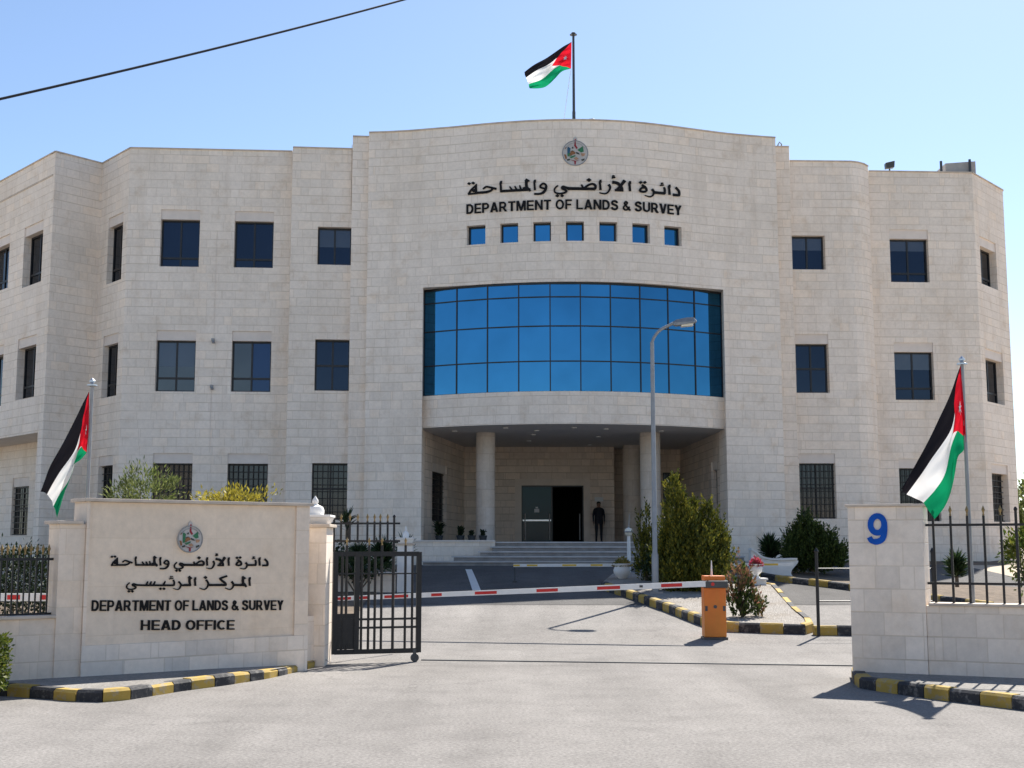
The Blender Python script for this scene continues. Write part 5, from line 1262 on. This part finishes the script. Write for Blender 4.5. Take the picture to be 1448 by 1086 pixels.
p = P(834, 168, 43.2); mb = MB(); mb.tube([(P(847, 171, 43.2)).to_tuple(), (P(838, 168, 43.2)).to_tuple(), p.to_tuple(), (p.x - .02, 43.2, Zc - .2)], 0.02, 6); mb.tube([(P(846, 170.6, 43.2)).to_tuple(), (P(846, 170.6, 43.2).x, 43.2, Zc - .2)], 0.02, 6); tag(mb.build('roof_bracket', 'grey_metal'), 'thin bent rod on the parapet just right of the rooftop flagpole', 'rod')
mb = MB(); A, Bv = P(-60, 153.5, 11.0), P(680, -31, 16.5)
mb.tube([A.lerp(Bv, i / 16) - Vector((0, 0, 0.05 * (1 - (2 * i / 16 - 1) ** 2))) for i in range(17)], 0.0125, 8); tag(mb.build('overhead_cable', 'cable_rubber'), 'black overhead cable crossing the upper left sky', 'cable')

# ------------------------------------------------------------------ planting
def leaf(mb, p, d, L, Wd, mi=0):
    d = d.normalized(); r = d.cross(Vector((random.gauss(0, 1), random.gauss(0, 1), random.gauss(0, 1))))
    r = r.normalized() if r.length > 1e-6 else d.orthogonal().normalized()
    a = p; b = p + d * L; m = p + d * L * 0.45
    mb.face([a, m + r * Wd / 2, b, m - r * Wd / 2], mi)
def gv(s=1.0): return Vector((random.gauss(0, s), random.gauss(0, s), random.gauss(0, s)))
def cone_crown(mb, lobes, n, L=0.16, Wd=0.035, up=1.0, out=0.45, spread=0.28, inner=0.35):
    """upright conifer sprays: lobes = (x, y, z0, z1, radius, share)"""
    tot = sum(l[5] for l in lobes)
    for x, y, z0, z1, rad, sh in lobes:
        cl = [(random.random(), random.uniform(0, 2 * pi), random.uniform(.75, 1.22)) for _ in range(26)]
        for _ in range(int(n * sh / tot)):
            while True:
                h = random.random(); prof = min(1.0, (h + 0.02) / 0.16) ** 0.6 * (1 - h) ** 0.62
                if random.random() < prof + 0.05: break
            a = random.uniform(0, 2 * pi)
            lump = 1.0
            for ch, ca, cs in cl:
                dd = abs((a - ca + pi) % (2 * pi) - pi)
                if abs(h - ch) < 0.10 and dd < 0.45: lump *= cs
            rr = rad * prof * lump * (inner + (1 - inner) * math.sqrt(random.random()))
            if random.random() < 0.06: rr *= random.uniform(1.05, 1.35)
            p = Vector((x + rr * cos(a), y + rr * sin(a), z0 + (z1 - z0) * h))
            d0 = Vector((cos(a) * out, sin(a) * out, up))
            for _k in range(4): leaf(mb, p + gv(0.02), d0 + gv(spread), L * random.uniform(.6, 1.25), Wd * random.uniform(.7, 1.3))
def flame(mb, p, d, L, n=13, Lf=0.095, Wf=0.042, spread=0.75):
    d = d.normalized(); e = d.orthogonal().normalized(); f = d.cross(e)
    for i in range(n):
        t = i / n; a = random.uniform(0, 2 * pi); o = e * cos(a) + f * sin(a); w = 0.20 * (1 - t) * math.sqrt(t + .08)
        leaf(mb, p + d * L * t + o * L * w * .5, d + o * spread * (1 - .7 * t) + gv(.1), Lf * random.uniform(.7, 1.2) * (1.15 - .4 * t), Wf * random.uniform(.7, 1.3))
def flame_crown(mb, lobes, n, L=0.36, out=0.55, up=1.0, n_leaf=13, inner=0.45):
    tot = sum(l[5] for l in lobes)
    for x, y, z0, z1, rad, sh in lobes:
        for _ in range(int(n * sh / tot)):
            while True:
                h = random.random() ** 1.1; prof = (.62 + .38 * h / .28) if h < .28 else ((1 - h) / .72) ** .75
                if random.random() < prof + .06: break
            a = random.uniform(0, 2 * pi); rr = rad * prof * (inner + (1 - inner) * math.sqrt(random.random())) * random.uniform(.85, 1.12)
            p = Vector((x + rr * cos(a), y + rr * sin(a), z0 + (z1 - z0) * h - L * .35))
            k = random.uniform(.65, 1.3); o = out * random.uniform(.5, 1.4) * (1 - .6 * h)
            flame(mb, p, Vector((cos(a) * o, sin(a) * o, up)) + gv(.12), L * k, n_leaf)
def bush_crown(mb, c, rx, ry, rz, n, L=0.09, Wd=0.035, clumps=26, cs=0.30, up=0.3):
    pts = []
    while len(pts) < clumps:
        q = Vector((random.uniform(-1, 1), random.uniform(-1, 1), random.uniform(-1, 1)))
        if 0.35 < q.length < 1.0: pts.append((q, random.uniform(.6, 1.3)))
    for i in range(n):
        q, s = random.choice(pts); q = q + gv(cs * s * 0.6)
        p = Vector((c[0] + q.x * rx, c[1] + q.y * ry, c[2] + q.z * rz))
        leaf(mb, p, q.normalized() * 0.7 + Vector((0, 0, up)) + gv(0.5), L * random.uniform(.6, 1.4), Wd * random.uniform(.7, 1.3))
def stems(mb, base, tips, r=0.02):
    for t in tips:
        t = Vector(t); b = Vector(base); m = b.lerp(t, 0.5) + gv(0.03); mb.tube([b, m, t], [r, r * .7, r * .25], 6)
def plant(name, base, label, cat, crown_mb, mat, trunk_tips, r=0.025, group=None):
    t = empty(name, base, label, cat, group)
    crown_mb.build('crown', mat, t)
    mb = MB(); stems(mb, base, trunk_tips, r); mb.build('trunk', 'bark', t)
    return t
# large golden conifer in the island
v = G(982, 833, 0.13); D = v.y; px = lambda x, y, dd=0: P(x, y, D + dd)
mb = MB(); lob = []
for x, y, yb, rad, sh, dd in ((953, 660, 790, .30, .9, .0), (966, 692, 810, .36, .8, -.15), (986, 697, 800, .30, .6, .25), (1002, 706, 815, .42, .9, .05), (1018, 730, 815, .28, .7, .0), (939, 742, 815, .26, .5, -.05), (975, 715, 838, .72, 2.3, -.05), (955, 745, 834, .40, .9, -.35), (995, 745, 836, .46, 1.1, -.4)):
    lob.append((px(x, 780).x, D + dd, px(x, yb).z, px(x, y).z, rad, sh))
flame_crown(mb, lob, 1350, L=.33, n_leaf=15)
cone_crown(mb, [(l[0], l[1], l[2] - .1, l[3] - .12, l[4] * .8, l[5]) for l in lob], 2600, L=0.13, Wd=0.045, out=.6, spread=.35)
plant('conifer', v, 'large golden green conifer bush in the island behind the street lamp', 'conifer', mb, 'golden_conifer', [(l[0], l[1], l[3] - .5) for l in lob[:5]], 0.05)
# taller, looser conifer behind it
v = G(914, 825, 0.05); D = v.y; mb = MB(); lob = []
for x, y, yb, rad, sh in ((915, 712, 800, .17, 1), (906, 722, 800, .15, .7), (922, 745, 805, .20, .7), (912, 750, 815, .26, .8)):
    lob.append((px(x, 780).x, D + random.uniform(-.1, .1), px(x, yb).z, px(x, y).z, rad, sh))
flame_crown(mb, lob, 170, L=.34, out=.4, inner=.2)
plant('conifer', v, 'slim feathery green conifer just left of the lamp pole', 'conifer', mb, 'golden_conifer', [(l[0], l[1], l[3] - .3) for l in lob], 0.03)
# thin pink-tipped cypress near the kerb
v = G(1050, 872, 0.13); D = v.y; mb = MB(); lob = []; tips = MB(); lob2 = []
for x, y, y1, rad, sh in ((1056, 822, 866, .24, 1), (1040, 828, 868, .20, .8), (1072, 838, 868, .15, .5), (1050, 800, 850, .16, .6)):
    lob.append((px(x, 830).x, D + random.uniform(-.1, .1), px(x, y1).z, px(x, y).z, rad, sh))
for x, y, y1, rad, sh in ((1042, 784, 838, .14, 1), (1055, 796, 840, .13, .8), (1034, 806, 850, .12, .7), (1064, 812, 850, .08, .4), (1076, 846, 868, .08, .3)):
    lob2.append((px(x, 830).x, D + random.uniform(-.1, .1), px(x, y1).z, px(x, y).z, rad, sh))
flame_crown(mb, lob, 95, L=.20, out=.8, n_leaf=11, inner=.1); flame_crown(tips, lob2, 75, L=.20, out=.6, n_leaf=10, inner=.1)
t = plant('cypress', v, 'thin young cypress with russet tips growing beside the orange barrier', 'shrub', mb, 'dark_conifer', [(l[0], l[1], l[3] - .12) for l in lob + lob2], 0.022)
tips.build('new_growth', 'russet_leaf', t)
# dark shrubs by the right flank
v = G(1150, 815); v.y = 36.5; v.z = g(36.5) + .1; D = 36.5; v.x = px(1150, 800).x; mb = MB(); lob = []
for x, y, y1, rad, sh in ((1139, 722, 790, .50, 1.0), (1128, 742, 800, .42, .8), (1155, 736, 795, .55, 1.0), (1172, 748, 800, .42, .8), (1149, 742, 808, .72, 1.8), (1182, 764, 802, .24, .4), (1118, 757, 796, .22, .4)):
    lob.append((px(x, 770).x, D + random.uniform(-.25, .25), px(x, y1).z, px(x, y).z, rad, sh))
flame_crown(mb, lob, 900, L=.32, out=.8, n_leaf=12)
cone_crown(mb, [(l[0], l[1], l[2], l[3] - .12, l[4] * .85, l[5]) for l in lob], 2400, L=0.13, Wd=0.045, out=.8, spread=.4)
plant('conifer', v, 'dense dark green rounded conifer in the bed below the barred window', 'conifer', mb, 'dark_conifer', [(l[0], l[1], l[3] - .5) for l in lob[:4]], 0.05)
def spiky(px_, py0, py1, D, w, n, label, mat='dark_leaf', cat='shrub', name='yucca'):
    b = P(px_, py1, D); zt = P(px_, py0, D).z; t = empty(name, b, label, cat); mb = MB(); h = zt - b.z
    for i in range(n):
        a = random.uniform(0, 2 * pi); el = random.uniform(0.15, 1.45); hh = random.random() ** .8 * h * .5
        d = Vector((cos(a) * cos(el) * w / (h * .5), sin(a) * cos(el) * w / (h * .5), sin(el))); leaf(mb, b + Vector((0, 0, hh)), d, h * .52 * random.uniform(.7, 1.05), 0.05)
    mb.build('crown', mat, t); m2 = MB(); m2.tube([b - Vector((0, 0, .2)), b + Vector((0, 0, h * .6))], [.05, .03], 8); m2.build('trunk', 'bark', t); return t
spiky(1089, 748, 796, 37.0, .42, 420, 'low dark spiky bush left of the rounded conifer')
spiky(1353, 772, 818, 30.0, .36, 380, 'dark spiky yucca seen through the right fence')
spiky(491, 712, 752, 36.0, .40, 60, 'thin palm like plant in front of the barred window behind the gate', name='palm')
spiky(540, 752, 806, 34.0, .55, 420, 'dark palm like bush behind the gate leaf beside the small pillar', name='palm')
spiky(506, 758, 808, 33.0, .6, 420, 'dark spiky bush behind the gate leaf next to the large pillar', name='palm')
spiky(572, 748, 790, 37.5, .35, 160, 'small dark palm like plant behind the tall iron fence panel post', name='palm')
def bush(name, x, y, D, rx, rz, n, label, mat, base_y=None, cat='bush', L=.09, Wd=.035, **kw):
    c = P(x, y, D); zb = P(x, base_y, D).z if base_y else g(D); b = Vector((c.x, D, zb)); mb = MB()
    bush_crown(mb, c, rx, rx * .8, rz, n, L, Wd, **kw)
    return plant(name, b, label, cat, mb, mat, [(c.x + random.uniform(-.7, .7) * rx, D + random.uniform(-.4, .4) * rx, c.z + random.uniform(-.2, .7) * rz) for _ in range(7)], 0.025)
bush('bush', 205, 702, 21.2, .60, .46, 2600, 'grey green olive like bush rising above the sign wall', 'olive_leaf', L=.085, Wd=.022, clumps=40, cs=.24, up=.7)
bush('bush', 332, 712, 21.0, .64, .26, 1500, 'yellow flowering bush rising above the right half of the sign wall', 'yellow_leaf', L=.075, Wd=.025, clumps=34, cs=.26, up=.8)
bush('bush', 20, 830, 23, 1.6, .62, 7500, 'dark green clipped bush behind the left iron fence', 'shade_leaf', cat='bush', L=.075, Wd=.035, clumps=80)
bush('bush', -95, 818, 24, 1.4, .5, 1500, 'dark green bush behind the far end of the left iron fence', 'dark_leaf', cat='bush', L=.12, Wd=.06, clumps=40)
bush('bush', 1452, 786, 27, .42, .55, 1500, 'bright green bush behind the right fence at the edge', 'hedge_leaf', L=.11, Wd=.045)
bush('bush', 505, 800, 31.5, .7, .30, 1500, 'low dark leafy bush with pale blossoms in the planter behind the gate', 'dark_leaf', L=.11, Wd=.05)
bush('bush', 430, 790, 33, 1.0, .6, 1200, 'dark bush hidden behind the large gate pillar', 'dark_leaf', L=.12, Wd=.06)
bush('tree', 1460, 728, 90, 2.2, 2.3, 2600, 'distant green tree beyond the right end of the building', 'olive_leaf', cat='tree', L=.4, Wd=.2, clumps=36)
bush('bush', 938, 800, 33.5, .55, .45, 900, 'dark green bush filling the gap left of the golden conifer', 'dark_leaf', L=.12, Wd=.05)
# clipped hedge at the left edge
hp = P(-40, 950, 14.75); HG = empty('hedge', (hp.x, 14.75, .12), 'clipped yellow green hedge block on the left pavement edge', 'hedge'); mb = MB()
for i in range(9000):
    x, y, z = random.uniform(-.42, .29), random.uniform(-.3, .3), random.uniform(0, .56)
    k = random.choice('xyzt')
    if k == 'x': x = random.choice((-.42, .29)) + random.gauss(0, .02)
    elif k == 'y': y = -.3 + random.gauss(0, .02)
    elif k == 't': z = .56 + random.gauss(0, .025)
    leaf(mb, Vector((hp.x + x, 14.75 + y, .13 + z)), Vector((x, y, z - .1)) + gv(.5), .05 * random.uniform(.6, 1.3), .026)
mb.build('crown', 'hedge_leaf', HG)
mb = MB()
for i in range(8): mb.tube([(hp.x - .38 + .09 * i, 14.75 + random.uniform(-.2, .2), .1), (hp.x - .38 + .09 * i, 14.75, .5)], .012, 5)
mb.build('trunk', 'bark', HG)

# planter walls and urns
def urn(x, yb, ytop, label, flowers, ped=0.0, fl='urn_planter'):
    v = G(x, yb); r = empty(fl, v, label, 'planter'); D = v.y; zt = P(x, ytop, D).z; h = zt - v.z - ped; s = h / 0.72
    if ped:
        mb = MB(); w = .21; mb.box(v.x - w, v.x + w, D - w, D + w, v.z - .05, v.z + ped - .05); mb.box(v.x - w - .04, v.x + w + .04, D - w - .04, D + w + .04, v.z + ped - .049, v.z + ped); mb.build('pedestal', 'white_stone', r, bevel=.01)
    z = v.z + ped; mb = MB(); mb.lathe((v.x, D, z), [(a * s, b * s) for a, b in ((.20, 0), (.20, .07), (.15, .09), (.12, .15), (.15, .20), (.26, .30), (.335, .42), (.35, .52), (.32, .60), (.30, .66), (.36, .72), (.385, .755), (.375, .78), (.32, .78), (.30, .70))], 24); mb.build('bowl', 'white_stone', r, smooth=True)
    mb = MB()
    for i in range(700):
        a = random.uniform(0, 2 * pi); rr = .33 * s * math.sqrt(random.random()); p = Vector((v.x + rr * cos(a), D + rr * sin(a), zt - .05 + random.uniform(0, .2) * (1.3 - rr / (.33 * s)) * random.choice((.4, 1, 1.2))))
        leaf(mb, p, Vector((cos(a) * .4, sin(a) * .4, 1)) + gv(.4), .09, .035)
    mb.build('flowers', flowers, r); return r
urn(880, 825, 799, 'white stone urn with pale flowers at the tip of the island', 'pale_flower')
urn(1070, 833, 799, 'white stone urn with pink flowers on a square pedestal right of the conifer', 'pink_flower', ped=.28)
# curved white balustrade wall
v = G(1098, 818); D = v.y; SB = empty('balustrade', v, 'low white stone balustrade with a sweeping curved top beside the dark shrubs', 'balustrade')
prof = [P(x, y, D) for x, y in smooth_path([(1062, 778), (1070, 783), (1078, 789), (1090, 792), (1108, 792.5), (1127, 792), (1128, 796), (1124, 801), (1120, 806), (1119, 812), (1124, 817)], 3)] + [P(1062, 820, D)]
mb = MB(); n = len(prof)
f0 = [(p.x, D, p.z) for p in prof]; f1 = [(p.x, D + .35, p.z) for p in prof]
mb.face(f0); mb.face(f1)
for i in range(n): mb.face([f0[i], f0[(i + 1) % n], f1[(i + 1) % n], f1[i]])
mb.build('wall', 'white_stone', SB)
cq = [p + Vector((0, .17, .0)) for p in prof[:16]]; mb = MB()
for a, b in zip(cq, cq[1:]): mb.beam(a + Vector((0, 0, .03)), b + Vector((0, 0, .03)), .44, .05)
mb.build('capping', 'white_stone', SB)
# low stone planter behind the gate
v = G(520, 838); D = v.y; x0, x1 = P(468, 830, D).x, P(559, 830, D).x; PB = empty('planter_wall', ((x0 + x1) / 2, D, v.z), 'low grey stone planter wall in shade behind the gate', 'planter'); zt = P(520, 812, D).z
mb = MB(); s = Seg([(x0, D), (x1, D)]); segbox_uv(mb, s, 0, s.L, v.z - .1, zt, 0, .3); mb.build('wall', 'pillar_stone', PB)
mb = MB(); mb.box(x0 - .03, x1 + .03, D - .04, D + .34, zt + .002, zt + .05); mb.build('coping', 'white_stone', PB)
# potted plants on the landing
for x, h, lb in ((621, 26, 'tall thin potted plant on the landing under the barred portico window'), (651, 17, 'bushy potted plant on the landing left of the round column'), (667, 10, 'small potted plant on the landing close to the left of the column'), (683, 11, 'small potted plant on the landing at the foot of the left column')):
    D = 43.6; b = P(x, 766, D); b.z = ZL; t = empty('potted_plant', b, lb, 'potted plant'); hh = h * D / F
    mb = MB(); mb.lathe(b, [(.10, 0), (.14, .2), (.15, .22), (.13, .22), (.12, .18)], 14); mb.build('pot', 'dark_metal', t)
    mb = MB()
    for i in range(150):
        a = random.uniform(0, 2 * pi); leaf(mb, b + Vector((random.gauss(0, .03), random.gauss(0, .03), .2 + random.random() * hh * .6)), Vector((cos(a), sin(a), random.uniform(.2, 2))), hh * .42 * random.uniform(.5, 1.1), .06)
    mb.build('foliage', 'shade_leaf', t)

# ------------------------------------------------------------------ the man by the door
def person(loc, hgt, label):
    root = empty('person', loc, label, 'person'); k = hgt / 1.75
    V, E, Rr = [], [], []
    def add(p, r, par=None):
        V.append((p[0] * k, p[1] * k, p[2] * k)); Rr.append((r[0] * k, r[1] * k) if isinstance(r, tuple) else (r * k, r * k))
        if par is not None: E.append((par, len(V) - 1))
        return len(V) - 1
    pel = add((0, 0, .95), (.155, .105)); wa = add((0, 0, 1.10), (.15, .10), pel); ch = add((0, .0, 1.28), (.175, .115), wa); sh = add((0, .0, 1.42), (.13, .09), ch)
    nk = add((0, -.005, 1.50), .055, sh); hd = add((0, -.012, 1.575), (.068, .078), nk); cr = add((0, -.008, 1.655), (.074, .088), hd); add((0, .0, 1.715), (.05, .06), cr)
    nose = add((0, -.095, 1.60), .014, hd)
    for s in (-1, 1):
        add((s * .078, .005, 1.605), (.012, .02), hd)
        shd = add((s * .185, 0, 1.40), .062, sh); el = add((s * .235, .015, 1.13), .045, shd); wr = add((s * .235, -.035, .90), .030, el); pm = add((s * .232, -.045, .825), (.020, .038), wr)
        for j in range(4):
            yy = -.075 + .022 * j; L = (.062, .075, .07, .052)[j]
            a = add((s * .230, yy, .775), .0085, pm); bq = add((s * .224, yy - .006, .775 - L * .55), .008, a); add((s * .212, yy - .006, .775 - L), .007, bq)
        th = add((s * .215, -.088, .835), .010, pm); add((s * .208, -.10, .79), .008, th)
        hp_ = add((s * .095, 0, .88), (.095, .10), pel); kn = add((s * .105, -.01, .48), .062, hp_); an = add((s * .11, .015, .09), .043, kn); he = add((s * .112, .02, .045), .042, an); add((s * .13, -.15, .03), (.042, .03), he)
    me = bpy.data.meshes.new('body'); me.from_pydata(V, E, []); o = bpy.data.objects.new('body', me); COL.objects.link(o)
    o.modifiers.new('skin', 'SKIN'); ss = o.modifiers.new('sub', 'SUBSURF'); ss.levels = 2; ss.render_levels = 2
    sv = me.skin_vertices[0].data
    for i, r in enumerate(Rr): sv[i].radius = r
    sv[0].use_root = True
    dg = bpy.context.evaluated_depsgraph_get(); m2 = bpy.data.meshes.new_from_object(o.evaluated_get(dg)); m2.name = 'body'
    bpy.data.objects.remove(o); b = bpy.data.objects.new('body', m2); COL.objects.link(b); b.parent = root
    m2.materials.clear()
    for m in ('dark_cloth', 'skin', 'letter_black'): m2.materials.append(MATS[m])
    for p in m2.polygons:
        z = p.center.z / k; x = abs(p.center.x) / k
        p.material_index = 1 if z > 1.485 or (x > .17 and z < .885 and z > .6) else (2 if z < .075 else 0); p.use_smooth = True
    def shell(name, mat, prof, cx=0, cy=0, sy=1.0):
        mb = MB(); n = 18
        for (r0, z0), (r1, z1) in zip(prof, prof[1:]):
            for i in range(n):
                a, b2 = 2 * pi * i / n, 2 * pi * (i + 1) / n
                mb.face([(loc[0] + k * (cx + r * cos(t)), loc[1] + k * (cy + r * sy * sin(t)), loc[2] + k * z) for r, z, t in ((r0, z0, a), (r0, z0, b2), (r1, z1, b2), (r1, z1, a))])
        return mb.build(name, mat, root, smooth=True)
    shell('jacket', 'dark_cloth', [(.185, .80), (.182, .95), (.172, 1.10), (.192, 1.28), (.17, 1.40), (.085, 1.475), (.062, 1.50)], sy=.66)
    shell('hair', 'hair', [(.086, 1.625), (.09, 1.66), (.083, 1.70), (.055, 1.735), (.002, 1.748)], cy=.014, sy=1.12)
    for s in (-1, 1):      # eyes
        mb = MB(); mb.lathe((loc[0] + k * s * .03, loc[1] - k * .082, loc[2] + k * 1.625), [(.004, -.006), (.009, 0), (.004, .006)], 8); mb.build('eye', 'hair', root)
    mb = MB(); mb.box(loc[0] - .022, loc[0] + .022, loc[1] - k * .088, loc[1] - k * .075, loc[2] + k * 1.555, loc[2] + k * 1.562); mb.build('mouth', 'emblem_brown', root)
    return root
pp = P(847, 766, Yb - 0.55)
person((pp.x, Yb - 0.55, ZL), 1.62, 'man in dark jacket and trousers standing upright right of the entrance door')

# ------------------------------------------------------------------ houses across the street (behind the viewer), mirrored in the panes
ashlar('render_wall', (0.62, 0.54, 0.44), h=0.35, w=0.8, mdark=0.85)
def house(x0, x1, y1, h, label, nx, nz):
    s = Seg([(x1, y1), (x0, y1)]); r = empty('apartment_building', ((x0 + x1) / 2, y1 - 6, 0), label, 'building')
    ops = []
    for i in range(nx):
        for k in range(nz):
            c = s.L * (i + .5) / nx; z = 1.1 + 3.5 * k; ops.append(dict(s0=c - .7, s1=c + .7, z0=z, z1=z + 1.5, d=.2))
    wall_mesh(s, -.1, h, ops).build('wall', ['render_wall', 'plain_stone'], r)
    for o in ops: window(s, o, r)
    plain_wall('wall', (x0, y1), (x0, y1 - 12), -.1, h, 'render_wall', parent=r); plain_wall('wall', (x0, y1 - 12), (x1, y1 - 12), -.1, h, 'render_wall', parent=r); plain_wall('wall', (x1, y1 - 12), (x1, y1), -.1, h, 'render_wall', parent=r)
    mb = MB(); mb.box(x0 - .2, x1 + .2, y1 - 12.2, y1 + .25, h, h + .25); mb.build('roof', 'soffit_paint', r)
house(-44, -17, -24, 12.6, 'tall pale building across the street, mirrored in the left middle floor panes', 6, 4)
house(-12, 9, -31, 5.2, 'lower pale house across the street, mirrored in the lowest panes', 5, 1)
house(16, 36, -30, 6.0, 'wide pale house across the street, mirrored in the panes on the right', 5, 1)
